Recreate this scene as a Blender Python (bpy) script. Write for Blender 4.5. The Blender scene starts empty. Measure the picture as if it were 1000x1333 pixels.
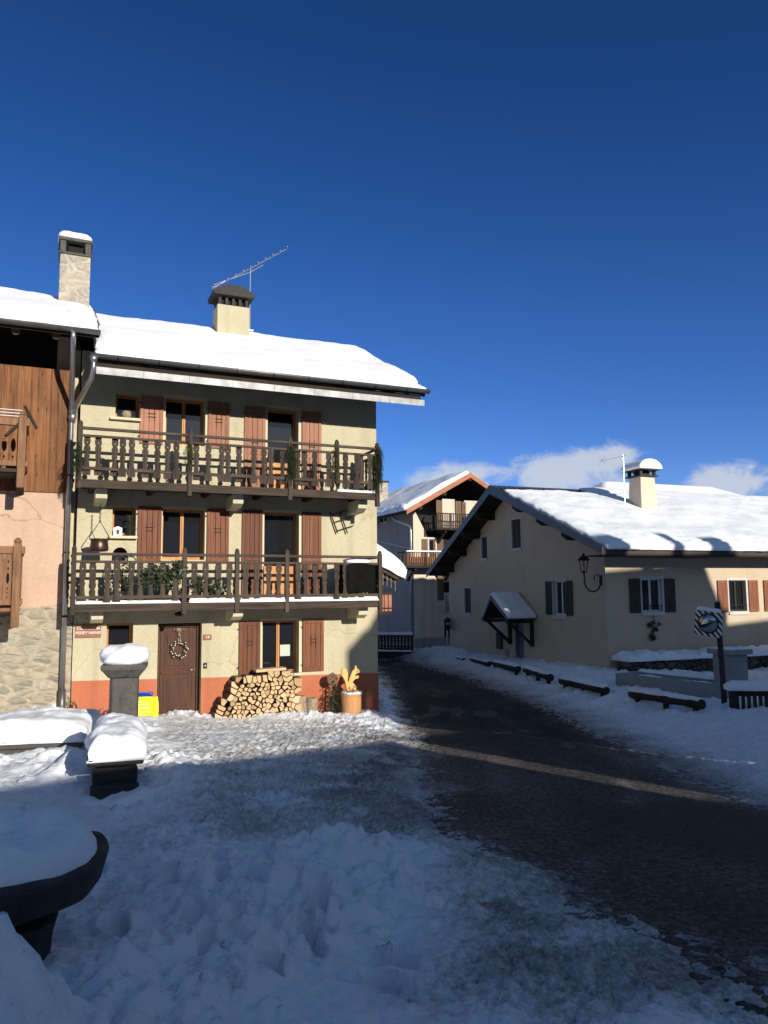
import bpy, bmesh, math, random
import numpy as np
from mathutils import Vector, Matrix
random.seed(7)
S = bpy.context.scene
COL = S.collection
PI = math.pi
R = math.radians

# ------------------------------------------------------------------ camera
FPX = 1000.0                      # focal length in photograph pixels (1000 x 1333)
PITCH = math.atan((770 - 666.5) / 1000); ROLL = 0.008; EYE = 2.77
Fw = np.array([0, math.cos(PITCH), math.sin(PITCH)])
_r0 = np.array([1., 0, 0]); _u0 = np.array([0, -math.sin(PITCH), math.cos(PITCH)])
Rt = _r0 * math.cos(ROLL) - _u0 * math.sin(ROLL)
Up = _u0 * math.cos(ROLL) + _r0 * math.sin(ROLL)
CAM = np.array([0, 0, EYE])
cd = bpy.data.cameras.new('camera'); cam = bpy.data.objects.new('camera', cd); COL.objects.link(cam)
cd.sensor_fit = 'VERTICAL'; cd.sensor_height = 36.0; cd.lens = 36.0 * FPX / 1333.0
cd.clip_start = 0.05; cd.clip_end = 5000
m = Matrix.Identity(4)
for i in range(3):
    m[i][0] = Rt[i]; m[i][1] = Up[i]; m[i][2] = -Fw[i]; m[i][3] = CAM[i]
cam.matrix_world = m
S.camera = cam

class Fr:
    """A building's own frame: X along its front, Y into it, Z up."""
    def __init__(s, O, a):
        s.O = np.array([O[0], O[1], 0.]); s.a = a = R(a)
        s.u = np.array([math.cos(a), math.sin(a), 0]); s.v = np.array([-math.sin(a), math.cos(a), 0])
    def w(s, X, Y, Z=0.): return s.O + s.u * X + s.v * Y + np.array([0, 0, Z])
    def loc(s, P): d = np.array(P, float) - s.O; return float(d @ s.u), float(d @ s.v), float(d[2])

H1 = Fr((-6.5, 15.94), 23.6)
H2 = Fr((6.875, 24.0), 21.0)
H3 = Fr((1.52, 40.0), 25.0)

# ------------------------------------------------------------------ noise
_rs = np.random.RandomState(3)
_perm = _rs.permutation(512)
_perm = np.concatenate([_perm, _perm, _perm])
_gr = np.stack([np.cos(np.linspace(0, 2 * PI, 64, endpoint=False)), np.sin(np.linspace(0, 2 * PI, 64, endpoint=False))], 1)
def noise2(x, y, seed=0):
    x = np.asarray(x, float) + seed * 37.7; y = np.asarray(y, float) + seed * 91.3
    xi = np.floor(x).astype(int); yi = np.floor(y).astype(int)
    xf = x - xi; yf = y - yi; xi &= 511; yi &= 511
    def g(ix, iy, dx, dy):
        h = _perm[_perm[ix & 511] + (iy & 511)] & 63
        return _gr[h, 0] * dx + _gr[h, 1] * dy
    u = xf ** 3 * (xf * (xf * 6 - 15) + 10); v = yf ** 3 * (yf * (yf * 6 - 15) + 10)
    a = g(xi, yi, xf, yf); b = g(xi + 1, yi, xf - 1, yf); c = g(xi, yi + 1, xf, yf - 1); d = g(xi + 1, yi + 1, xf - 1, yf - 1)
    return 1.5 * ((a * (1 - u) + b * u) * (1 - v) + (c * (1 - u) + d * u) * v)
def fbm(x, y, oct=4, seed=0, gain=0.5):
    s = 0; a = 1.; f = 1.
    for k in range(oct):
        s = s + a * noise2(np.asarray(x) * f, np.asarray(y) * f, seed + k * 5); a *= gain; f *= 2.03
    return s
def sstep(a, b, x):
    t = np.clip((np.asarray(x, float) - a) / (b - a), 0, 1); return t * t * (3 - 2 * t)

# ------------------------------------------------------------------ materials
def nmat(name):
    mt = bpy.data.materials.new(name); mt.use_nodes = True
    nt = mt.node_tree; b = nt.nodes['Principled BSDF']
    return mt, nt, b
def N(nt, t, **kw):
    n = nt.nodes.new(t)
    for k, v in kw.items():
        if hasattr(n, k) and k not in n.inputs.keys(): setattr(n, k, v)
        else: n.inputs[k].default_value = v
    return n
def L(nt, a, b): nt.links.new(a, b)
def coords(nt, scale=(1, 1, 1), out='Object'):
    tc = N(nt, 'ShaderNodeTexCoord'); mp = N(nt, 'ShaderNodeMapping'); mp.inputs['Scale'].default_value = scale
    L(nt, tc.outputs[out], mp.inputs['Vector']); return mp.outputs['Vector']
def ramp(nt, fac, stops):
    r = N(nt, 'ShaderNodeValToRGB'); e = r.color_ramp.elements
    while len(e) < len(stops): e.new(0.5)
    for el, (p, c) in zip(e, stops): el.position = p; el.color = (*c, 1) if len(c) == 3 else c
    L(nt, fac, r.inputs['Fac']); return r.outputs['Color']
def mixc(nt, fac, a, b, mode='MIX'):
    n = N(nt, 'ShaderNodeMix', data_type='RGBA', blend_type=mode)
    if isinstance(fac, (int, float)): n.inputs['Factor'].default_value = fac
    else: L(nt, fac, n.inputs['Factor'])
    for s, v in ((n.inputs[6], a), (n.inputs[7], b)):
        if isinstance(v, tuple): s.default_value = (*v, 1) if len(v) == 3 else v
        else: L(nt, v, s)
    return n.outputs[2]
def bump(nt, b, h, strength, dist=0.02):
    n = N(nt, 'ShaderNodeBump'); n.inputs['Strength'].default_value = strength; n.inputs['Distance'].default_value = dist
    L(nt, h, n.inputs['Height']); L(nt, n.outputs['Normal'], b.inputs['Normal'])
def mult(c, k): return tuple(min(1, v * k) for v in c)

def m_simple(name, c, rough=0.7, metal=0.0, var=0.25, scale=6, bs=0.15, spec=0.5):
    mt, nt, b = nmat(name); v = coords(nt)
    n = N(nt, 'ShaderNodeTexNoise', Scale=scale, Detail=6.0, Roughness=0.65); L(nt, v, n.inputs['Vector'])
    L(nt, ramp(nt, n.outputs['Fac'], [(0.3, mult(c, 1 - var)), (0.7, mult(c, 1 + var))]), b.inputs['Base Color'])
    b.inputs['Roughness'].default_value = rough; b.inputs['Metallic'].default_value = metal
    b.inputs['Specular IOR Level'].default_value = spec
    if bs: bump(nt, b, n.outputs['Fac'], bs)
    return mt

def m_plaster(name, c, c2=None, rough_scale=34, bs=0.55, blotch=0.14, crack=0.0, streak=0.5):
    mt, nt, b = nmat(name); v = coords(nt); c2 = c2 or mult(c, 0.8)
    big = N(nt, 'ShaderNodeTexNoise', Scale=0.9, Detail=6.0, Roughness=0.6); L(nt, v, big.inputs['Vector'])
    col = ramp(nt, big.outputs['Fac'], [(0.3, mult(c, 1 - blotch)), (0.5, c), (0.72, mixt(c, c2, .5))])
    fine = N(nt, 'ShaderNodeTexNoise', Scale=rough_scale, Detail=5.0, Roughness=0.7); L(nt, v, fine.inputs['Vector'])
    col = mixc(nt, 0.35, col, ramp(nt, fine.outputs['Fac'], [(0.3, mult(c, 0.7)), (0.65, mult(c, 1.12))]))
    vo = N(nt, 'ShaderNodeTexVoronoi', Scale=rough_scale * 0.55, feature='SMOOTH_F1'); L(nt, v, vo.inputs['Vector'])
    ad = N(nt, 'ShaderNodeMath', operation='ADD'); L(nt, fine.outputs['Fac'], ad.inputs[0]); L(nt, vo.outputs['Distance'], ad.inputs[1])
    # vertical streaks of dirt and damp
    st = N(nt, 'ShaderNodeTexNoise', Scale=1.0, Detail=5.0); L(nt, coords(nt, (3.0, 3.0, 0.25)), st.inputs['Vector'])
    sf = ramp(nt, st.outputs['Fac'], [(0.50, (0, 0, 0)), (0.75, (streak,) * 3)])
    col = mixc(nt, sf, col, mult(c, 0.62))
    if crack:
        vc = N(nt, 'ShaderNodeTexVoronoi', Scale=0.8, feature='DISTANCE_TO_EDGE')
        wv = N(nt, 'ShaderNodeTexNoise', Scale=2.5, Detail=4.0); L(nt, v, wv.inputs['Vector'])
        L(nt, mixc(nt, 0.22, v, wv.outputs['Color']), vc.inputs['Vector'])
        cf = ramp(nt, vc.outputs['Distance'], [(0.0, (crack, crack, crack)), (0.007, (0, 0, 0))])
        col = mixc(nt, cf, col, mult(c, 0.45))
    L(nt, col, b.inputs['Base Color']); b.inputs['Roughness'].default_value = 0.92; b.inputs['Specular IOR Level'].default_value = 0.2
    bump(nt, b, ad.outputs[0], bs, 0.012)
    return mt
def mixt(a, b, t): return tuple(x * (1 - t) + y * t for x, y in zip(a, b))

def m_wood(name, c1, c2, grain='Z', plank=None, rough=0.75, knots=0.0, bs=0.4, pv=0.35, worn=None):
    """c1 dark grain, c2 light grain; plank = (axis, width) adds board to board changes"""
    mt, nt, b = nmat(name)
    sc = {'X': (0.9, 14, 14), 'Y': (14, 0.9, 14), 'Z': (14, 14, 0.9)}[grain]
    v = coords(nt, sc); vr = coords(nt)
    col_off = None
    if plank:
        sx = N(nt, 'ShaderNodeSeparateXYZ'); L(nt, vr, sx.inputs[0])
        d = N(nt, 'ShaderNodeMath', operation='DIVIDE'); L(nt, sx.outputs[plank[0]], d.inputs[0]); d.inputs[1].default_value = plank[1]
        fl = N(nt, 'ShaderNodeMath', operation='FLOOR'); L(nt, d.outputs[0], fl.inputs[0])
        wn = N(nt, 'ShaderNodeTexWhiteNoise', noise_dimensions='1D'); L(nt, fl.outputs[0], wn.inputs['W'])
        va = N(nt, 'ShaderNodeVectorMath', operation='MULTIPLY_ADD'); L(nt, wn.outputs['Color'], va.inputs[0]); va.inputs[1].default_value = (30, 30, 30); L(nt, v, va.inputs[2])
        v = va.outputs[0]; col_off = wn.outputs['Value']
    n = N(nt, 'ShaderNodeTexNoise', Scale=1.3, Detail=7.0, Roughness=0.62, Distortion=0.6); L(nt, v, n.inputs['Vector'])
    col = ramp(nt, n.outputs['Fac'], [(0.28, c1), (0.5, mixt(c1, c2, .55)), (0.72, c2)])
    if col_off is not None:
        k = ramp(nt, col_off, [(0.0, (1 - pv,) * 3), (1.0, (1.0,) * 3)])
        col = mixc(nt, 1.0, col, k, 'MULTIPLY')
    big = N(nt, 'ShaderNodeTexNoise', Scale=1.7, Detail=4.0); L(nt, vr, big.inputs['Vector'])
    col = mixc(nt, ramp(nt, big.outputs['Fac'], [(0.5, (0, 0, 0)), (0.75, (0.5, 0.5, 0.5))]), col, worn or mult(c1, 0.8))
    if knots:
        vo = N(nt, 'ShaderNodeTexVoronoi', Scale=1.0); vs = {'X': (3, 9, 9), 'Y': (9, 3, 9), 'Z': (9, 9, 3)}[grain]
        L(nt, coords(nt, vs), vo.inputs['Vector'])
        kf = ramp(nt, vo.outputs['Distance'], [(0.08, (knots,) * 3), (0.22, (0, 0, 0))])
        col = mixc(nt, kf, col, mult(c1, 0.35))
    L(nt, col, b.inputs['Base Color']); b.inputs['Roughness'].default_value = rough; b.inputs['Specular IOR Level'].default_value = 0.3
    bump(nt, b, n.outputs['Fac'], bs, 0.01)
    return mt

def m_masonry(name, cs, mortar, scale=(2.6, 2.6, 5.5), gap=0.09, bs=0.9, tint=None):
    mt, nt, b = nmat(name)
    v = coords(nt, scale); vr = coords(nt)
    w = N(nt, 'ShaderNodeTexNoise', Scale=1.5, Detail=3.0); L(nt, v, w.inputs['Vector'])
    vv = mixc(nt, 0.28, v, w.outputs['Color'])
    vo = N(nt, 'ShaderNodeTexVoronoi', Scale=1.0); L(nt, vv, vo.inputs['Vector'])
    ve = N(nt, 'ShaderNodeTexVoronoi', Scale=1.0, feature='DISTANCE_TO_EDGE'); L(nt, vv, ve.inputs['Vector'])
    sep = N(nt, 'ShaderNodeSeparateColor'); L(nt, vo.outputs['Color'], sep.inputs[0])
    col = ramp(nt, sep.outputs[0], [(i / (len(cs) - 1), c) for i, c in enumerate(cs)])
    f = N(nt, 'ShaderNodeTexNoise', Scale=18.0, Detail=8.0, Roughness=0.7); L(nt, vr, f.inputs['Vector'])
    col = mixc(nt, 0.75, col, ramp(nt, f.outputs['Fac'], [(0.3, (0.45,) * 3), (0.7, (1.15,) * 3)]), 'MULTIPLY')
    e = ramp(nt, ve.outputs['Distance'], [(gap * 0.4, (1, 1, 1)), (gap * 1.6, (0, 0, 0))])
    f2 = N(nt, 'ShaderNodeTexNoise', Scale=3.0, Detail=6.0); L(nt, vr, f2.inputs['Vector'])
    mcol = ramp(nt, f2.outputs['Fac'], [(0.3, mult(mortar, 0.75)), (0.7, mult(mortar, 1.2))])
    col = mixc(nt, e, col, mcol)
    L(nt, col, b.inputs['Base Color']); b.inputs['Roughness'].default_value = 0.9; b.inputs['Specular IOR Level'].default_value = 0.25
    hh = N(nt, 'ShaderNodeMath', operation='MULTIPLY_ADD'); L(nt, f.outputs['Fac'], hh.inputs[0]); hh.inputs[1].default_value = 0.5
    hr = ramp(nt, ve.outputs['Distance'], [(0.0, (0, 0, 0)), (gap * 2.2, (1, 1, 1))]); L(nt, hr, hh.inputs[2])
    bump(nt, b, hh.outputs[0], bs, 0.04)
    return mt

def m_snow(name, dirtattr=False):
    mt, nt, b = nmat(name); v = coords(nt)
    n1 = N(nt, 'ShaderNodeTexNoise', Scale=5.0, Detail=8.0, Roughness=0.6); L(nt, v, n1.inputs['Vector'])
    n2 = N(nt, 'ShaderNodeTexNoise', Scale=60.0, Detail=4.0, Roughness=0.7); L(nt, v, n2.inputs['Vector'])
    col = ramp(nt, n1.outputs['Fac'], [(0.3, (0.80, 0.83, 0.87)), (0.65, (0.90, 0.91, 0.92))])
    hh = N(nt, 'ShaderNodeMath', operation='MULTIPLY_ADD'); L(nt, n2.outputs['Fac'], hh.inputs[0]); hh.inputs[1].default_value = 0.3; L(nt, n1.outputs['Fac'], hh.inputs[2])
    rough = 0.6
    if dirtattr:
        at = N(nt, 'ShaderNodeAttribute', attribute_name='dirt')
        n3 = N(nt, 'ShaderNodeTexNoise', Scale=20.0, Detail=9.0, Roughness=0.85); L(nt, v, n3.inputs['Vector'])
        n4 = N(nt, 'ShaderNodeTexNoise', Scale=1.3, Detail=5.0, Roughness=0.6); L(nt, v, n4.inputs['Vector'])
        a = N(nt, 'ShaderNodeMath', operation='MULTIPLY_ADD'); L(nt, n3.outputs['Fac'], a.inputs[0]); a.inputs[1].default_value = 2.2; a.inputs[2].default_value = -1.15
        a2 = N(nt, 'ShaderNodeMath', operation='MULTIPLY_ADD'); L(nt, n4.outputs['Fac'], a2.inputs[0]); a2.inputs[1].default_value = 0.8; a2.inputs[2].default_value = -0.4
        s = N(nt, 'ShaderNodeMath', operation='ADD'); L(nt, a.outputs[0], s.inputs[0]); L(nt, a2.outputs[0], s.inputs[1])
        # noise only counts where there is dirt
        mm = N(nt, 'ShaderNodeMath', operation='MULTIPLY'); L(nt, s.outputs[0], mm.inputs[0])
        cl = ramp(nt, at.outputs['Fac'], [(0.0, (0, 0, 0)), (0.25, (1, 1, 1))]); L(nt, cl, mm.inputs[1])
        s2 = N(nt, 'ShaderNodeMath', operation='ADD', use_clamp=True); L(nt, mm.outputs[0], s2.inputs[0]); L(nt, at.outputs['Fac'], s2.inputs[1])
        dcol = ramp(nt, s2.outputs[0], [(0.0, (1, 1, 1)), (0.3, (0.70, 0.665, 0.615)), (0.6, (0.36, 0.325, 0.285)), (1.0, (0.07, 0.06, 0.052))])
        col = mixc(nt, 1.0, col, dcol, 'MULTIPLY')
    L(nt, col, b.inputs['Base Color']); b.inputs['Roughness'].default_value = rough; b.inputs['Specular IOR Level'].default_value = 0.35
    bump(nt, b, hh.outputs[0], 0.85 if dirtattr else 0.5, 0.035)
    return mt

M = {}
def build_materials():
    M['snow'] = m_snow('snow'); M['ground'] = m_snow('snowy_ground', True)
    M['cream'] = m_plaster('cream_roughcast', (0.53, 0.475, 0.325), (0.58, 0.525, 0.375), 30, 1.0, 0.18, 0.35)
    M['creamlt'] = m_plaster('cream_smooth', (0.66, 0.60, 0.42), None, 40, 0.25)
    M['orange'] = m_plaster('orange_render', (0.47, 0.155, 0.082), (0.50, 0.20, 0.12), 40, 0.6, 0.2, 0.3)
    M['pink'] = m_plaster('pink_plaster', (0.55, 0.385, 0.28), (0.58, 0.42, 0.325), 22, 0.25, crack=0.7)
    M['beige'] = m_plaster('beige_plaster', (0.57, 0.462, 0.332), (0.52, 0.42, 0.31), 36, 0.45, 0.2, 0.25, 0.12)
    M['beige3'] = m_plaster('pale_beige_plaster', (0.66, 0.55, 0.42), (0.6, 0.5, 0.4), 30, 0.3)
    M['grey_plaster'] = m_plaster('grey_plaster', (0.35, 0.31, 0.28), None, 30, 0.35)
    M['white_trim'] = m_plaster('white_trim', (0.60, 0.58, 0.55), None, 40, 0.15)
    M['masonry'] = m_masonry('rubble_stone', [(0.34, 0.31, 0.24), (0.44, 0.39, 0.29), (0.26, 0.25, 0.21), (0.47, 0.42, 0.32)], (0.42, 0.36, 0.26), (4.2, 4.2, 9.5), 0.13)
    M['darkstone'] = m_masonry('dark_dry_stone', [(0.10, 0.09, 0.085), (0.17, 0.15, 0.14), (0.07, 0.065, 0.06)], (0.03, 0.028, 0.026), (4, 4, 9), 0.06)
    M['chimstone'] = m_masonry('chimney_stone', [(0.42, 0.38, 0.30), (0.50, 0.45, 0.36), (0.36, 0.33, 0.28)], (0.50, 0.45, 0.36), (3.2, 3.2, 5.0), 0.08)
    M['granite'] = m_masonry('weathered_granite', [(0.085, 0.082, 0.076), (0.13, 0.125, 0.11), (0.05, 0.049, 0.045)], (0.10, 0.095, 0.088), (1.2, 1.2, 0.6), 0.03, 0.6)
    M['wetstone'] = m_simple('wet_dark_stone', (0.024, 0.022, 0.021), 0.75, 0, 0.5, 9, 0.6)
    M['concrete'] = m_simple('grey_concrete', (0.27, 0.27, 0.27), 0.85, 0, 0.18, 5, 0.2)
    M['cladding'] = m_wood('brown_cladding', (0.105, 0.036, 0.012), (0.38, 0.160, 0.055), 'Z', ('X', 0.128), 0.7, 0.8, 0.5, 0.45)
    M['carved'] = m_wood('carved_brown_wood', (0.14, 0.065, 0.03), (0.34, 0.18, 0.09), 'Z', None, 0.7, 0.3)
    M['railwood'] = m_wood('weathered_grey_brown_wood', (0.032, 0.023, 0.018), (0.115, 0.084, 0.064), 'X', None, 0.85)
    M['balwood'] = m_wood('weathered_baluster_wood', (0.036, 0.027, 0.021), (0.125, 0.094, 0.072), 'Z', ('X', 0.22), 0.85, 0, 0.4, 0.3)
    M['darkwood'] = m_wood('dark_timber', (0.016, 0.011, 0.008), (0.05, 0.034, 0.024), 'X', None, 0.85)
    M['beamwood'] = m_wood('dark_beam', (0.026, 0.019, 0.014), (0.085, 0.060, 0.044), 'X', None, 0.85)
    M['shutter'] = m_wood('red_brown_shutter', (0.135, 0.040, 0.016), (0.29, 0.102, 0.042), 'Z', ('X', 0.095), 0.6, 0, 0.3, 0.25)
    M['shutter_pale'] = m_wood('faded_shutter', (0.36, 0.150, 0.092), (0.50, 0.245, 0.155), 'Z', ('X', 0.095), 0.65, 0, 0.3, 0.2)
    M['frame'] = m_wood('honey_window_frame', (0.36, 0.14, 0.035), (0.60, 0.28, 0.09), 'Z', None, 0.5)
    M['door'] = m_wood('dark_brown_door', (0.036, 0.012, 0.006), (0.105, 0.038, 0.015), 'Z', None, 0.6)
    M['shutter2'] = m_wood('brown_louvre_shutter', (0.17, 0.055, 0.028), (0.30, 0.115, 0.058), 'Z', None, 0.6)
    M['shutterdk'] = m_wood('dark_brown_shutter', (0.035, 0.027, 0.022), (0.08, 0.06, 0.048), 'Z', None, 0.7)
    M['shutter3'] = m_wood('olive_brown_shutter', (0.13, 0.08, 0.045), (0.22, 0.14, 0.08), 'Z', None, 0.7)
    M['rust'] = m_wood('rust_red_barge_board', (0.30, 0.10, 0.05), (0.46, 0.19, 0.10), 'X', None, 0.6)
    M['slate_metal'] = m_simple('blue_grey_sheet_metal', (0.045, 0.055, 0.085), 0.5, 0.0, 0.2, 3, 0.05)
    M['flash'] = m_simple('aluminium_flashing', (0.17, 0.175, 0.18), 0.5, 0.5, 0.45, 2.5, 0.05)
    M['zinc'] = m_simple('zinc', (0.42, 0.43, 0.44), 0.35, 0.9, 0.15, 4, 0.05)
    M['gutter'] = m_simple('dark_zinc_gutter', (0.16, 0.155, 0.15), 0.45, 0.7, 0.2, 4, 0.05)
    M['iron'] = m_simple('black_iron', (0.018, 0.018, 0.019), 0.55, 0.3, 0.3, 12, 0.15)
    M['copper'] = m_simple('dark_copper', (0.10, 0.062, 0.047), 0.38, 0.75, 0.35, 5, 0.1)
    M['steel'] = m_simple('brushed_steel', (0.62, 0.62, 0.62), 0.3, 0.9, 0.1, 8, 0.03)
    M['dark'] = m_simple('dark_interior', (0.012, 0.010, 0.009), 0.9, 0, 0.2, 3, 0)
    M['tarp'] = m_simple('black_tarpaulin', (0.008, 0.008, 0.008), 0.95, 0, 0.3, 6, 0.3, 0.05)
    M['yellow'] = m_simple('yellow_plastic', (0.80, 0.74, 0.02), 0.35, 0, 0.06, 3, 0.03)
    M['blue'] = m_simple('blue_plastic', (0.02, 0.06, 0.38), 0.35, 0, 0.08, 3, 0.03)
    M['logend'] = m_wood('split_log_face', (0.50, 0.33, 0.18), (0.78, 0.60, 0.38), 'X', None, 0.85, 0, 0.5, 0.3, (0.56, 0.42, 0.26))
    mt = M['logend']; nt = mt.node_tree; b = nt.nodes['Principled BSDF']; src = b.inputs['Base Color'].links[0].from_socket
    oi = N(nt, 'ShaderNodeObjectInfo'); L(nt, mixc(nt, 1.0, src, ramp(nt, oi.outputs['Random'], [(0.0, (0.50, 0.44, 0.38)), (0.3, (0.95, 0.90, 0.84)), (0.6, (0.80, 0.72, 0.62)), (1.0, (1.0, 0.98, 0.95))]), 'MULTIPLY'), b.inputs['Base Color'])
    M['bark'] = m_simple('log_bark', (0.14, 0.085, 0.05), 0.9, 0, 0.5, 18, 0.8)
    M['stump'] = m_simple('old_stump_bark', (0.30, 0.235, 0.165), 0.9, 0, 0.4, 14, 0.9)
    M['planter'] = m_wood('peeled_log', (0.40, 0.19, 0.07), (0.60, 0.33, 0.14), 'Z', None, 0.6)
    M['ply'] = m_wood('sawn_squirrel_wood', (0.62, 0.33, 0.10), (0.76, 0.46, 0.18), 'Z', None, 0.6)
    M['board'] = m_wood('pale_board', (0.48, 0.33, 0.19), (0.66, 0.50, 0.31), 'X', None, 0.8)
    M['needles'] = m_simple('fir_needles', (0.042, 0.062, 0.028), 0.7, 0, 0.5, 25, 0, 0.3)
    M['needles2'] = m_simple('dry_fir_needles', (0.085, 0.080, 0.032), 0.7, 0, 0.5, 25, 0, 0.3)
    M['leaf'] = m_simple('dark_leaf', (0.03, 0.045, 0.02), 0.5, 0, 0.5, 25, 0)
    M['twig'] = m_simple('dark_twig', (0.06, 0.042, 0.03), 0.9, 0, 0.4, 20, 0.2)
    M['white'] = m_simple('white_paint', (0.78, 0.78, 0.76), 0.5, 0, 0.06, 6, 0.03)
    M['silver'] = m_simple('silver_ornament', (0.62, 0.56, 0.42), 0.3, 0.6, 0.3, 40, 0)
    M['red'] = m_simple('sign_red', (0.085, 0.010, 0.012), 0.8, 0, 0.1, 6, 0.02)
    M['plaque'] = m_wood('brown_wooden_plaque', (0.20, 0.085, 0.045), (0.33, 0.15, 0.08), 'X', None, 0.6)
    M['paper'] = m_simple('pale_paper', (0.50, 0.54, 0.46), 0.8, 0, 0.05, 8, 0)
    M['asphalt'] = None
    # window glass: a dark room behind a clear reflecting pane
    mt, nt, b = nmat('window_glass'); b.inputs['Base Color'].default_value = (0.012, 0.013, 0.015, 1); b.inputs['Roughness'].default_value = 0.03
    n = N(nt, 'ShaderNodeTexNoise', Scale=1.2, Detail=2.0); L(nt, coords(nt), n.inputs['Vector']); bump(nt, b, n.outputs['Fac'], 0.04, 0.02)
    b.inputs['Specular IOR Level'].default_value = 0.6
    M['glass'] = mt
    mt, nt, b = nmat('mirror'); b.inputs['Base Color'].default_value = (0.34, 0.36, 0.38, 1); b.inputs['Metallic'].default_value = 1.0; b.inputs['Roughness'].default_value = 0.06
    n = N(nt, 'ShaderNodeTexNoise', Scale=6.0); L(nt, coords(nt), n.inputs['Vector']); bump(nt, b, n.outputs['Fac'], 0.03, 0.02)
    M['mirror'] = mt
    # black and white slanted stripes round the traffic mirror
    mt, nt, b = nmat('mirror_stripes'); wv = N(nt, 'ShaderNodeTexWave', wave_type='BANDS', bands_direction='DIAGONAL', Scale=4.6); L(nt, coords(nt), wv.inputs['Vector'])
    L(nt, ramp(nt, wv.outputs['Fac'], [(0.49, (0.012, 0.012, 0.014)), (0.51, (0.72, 0.72, 0.70))]), b.inputs['Base Color']); b.inputs['Roughness'].default_value = 0.5
    M['stripes'] = mt
    # wet asphalt with grit and thin slush, plus paler colour under the sun streak
    mt, nt, b = nmat('wet_gritty_asphalt'); v = coords(nt)
    at = N(nt, 'ShaderNodeAttribute', attribute_name='slush_and_sunstreak')
    n1 = N(nt, 'ShaderNodeTexNoise', Scale=22.0, Detail=8.0, Roughness=0.85); L(nt, v, n1.inputs['Vector'])
    n2 = N(nt, 'ShaderNodeTexNoise', Scale=0.8, Detail=6.0, Roughness=0.6); L(nt, coords(nt, (1.2, 0.45, 1)), n2.inputs['Vector'])
    n3 = N(nt, 'ShaderNodeTexVoronoi', Scale=70.0); L(nt, v, n3.inputs['Vector'])
    a = N(nt, 'ShaderNodeMath', operation='MULTIPLY_ADD'); L(nt, n1.outputs['Fac'], a.inputs[0]); a.inputs[1].default_value = 3.8; a.inputs[2].default_value = -1.9
    a1 = N(nt, 'ShaderNodeMath', operation='MULTIPLY_ADD'); L(nt, n2.outputs['Fac'], a1.inputs[0]); a1.inputs[1].default_value = 1.0; L(nt, a.outputs[0], a1.inputs[2])
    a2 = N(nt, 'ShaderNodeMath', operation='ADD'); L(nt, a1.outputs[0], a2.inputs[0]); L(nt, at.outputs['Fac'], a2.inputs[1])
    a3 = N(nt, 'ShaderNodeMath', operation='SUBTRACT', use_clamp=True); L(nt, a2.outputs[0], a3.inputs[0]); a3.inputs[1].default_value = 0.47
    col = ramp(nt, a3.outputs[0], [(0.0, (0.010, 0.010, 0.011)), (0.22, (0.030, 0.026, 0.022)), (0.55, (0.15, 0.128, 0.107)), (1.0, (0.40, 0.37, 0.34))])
    L(nt, col, b.inputs['Base Color'])
    rr = N(nt, 'ShaderNodeMapRange'); L(nt, a3.outputs[0], rr.inputs[0]); rr.inputs[3].default_value = 0.62; rr.inputs[4].default_value = 0.85
    L(nt, rr.outputs[0], b.inputs['Roughness']); b.inputs['Specular IOR Level'].default_value = 0.18
    hh = N(nt, 'ShaderNodeMath', operation='MULTIPLY_ADD'); L(nt, n1.outputs['Fac'], hh.inputs[0]); hh.inputs[1].default_value = 1.0; L(nt, n3.outputs['Distance'], hh.inputs[2])
    bump(nt, b, hh.outputs[0], 1.0, 0.03)
    M['asphalt'] = mt
    for k_ in ('shutter', 'shutter_pale', 'balwood', 'carved', 'railwood'):
        nt = M[k_].node_tree; b = nt.nodes['Principled BSDF']; src = b.inputs['Base Color'].links[0].from_socket; oi = N(nt, 'ShaderNodeObjectInfo') if k_ != 'railwood' else None
        if oi: L(nt, mixc(nt, 1.0, src, ramp(nt, oi.outputs['Random'], [(0.0, (0.66, 0.62, 0.60)), (0.5, (0.90, 0.88, 0.86)), (1.0, (1.0, 1.0, 1.0))]), 'MULTIPLY'), b.inputs['Base Color'])
build_materials()

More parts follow.
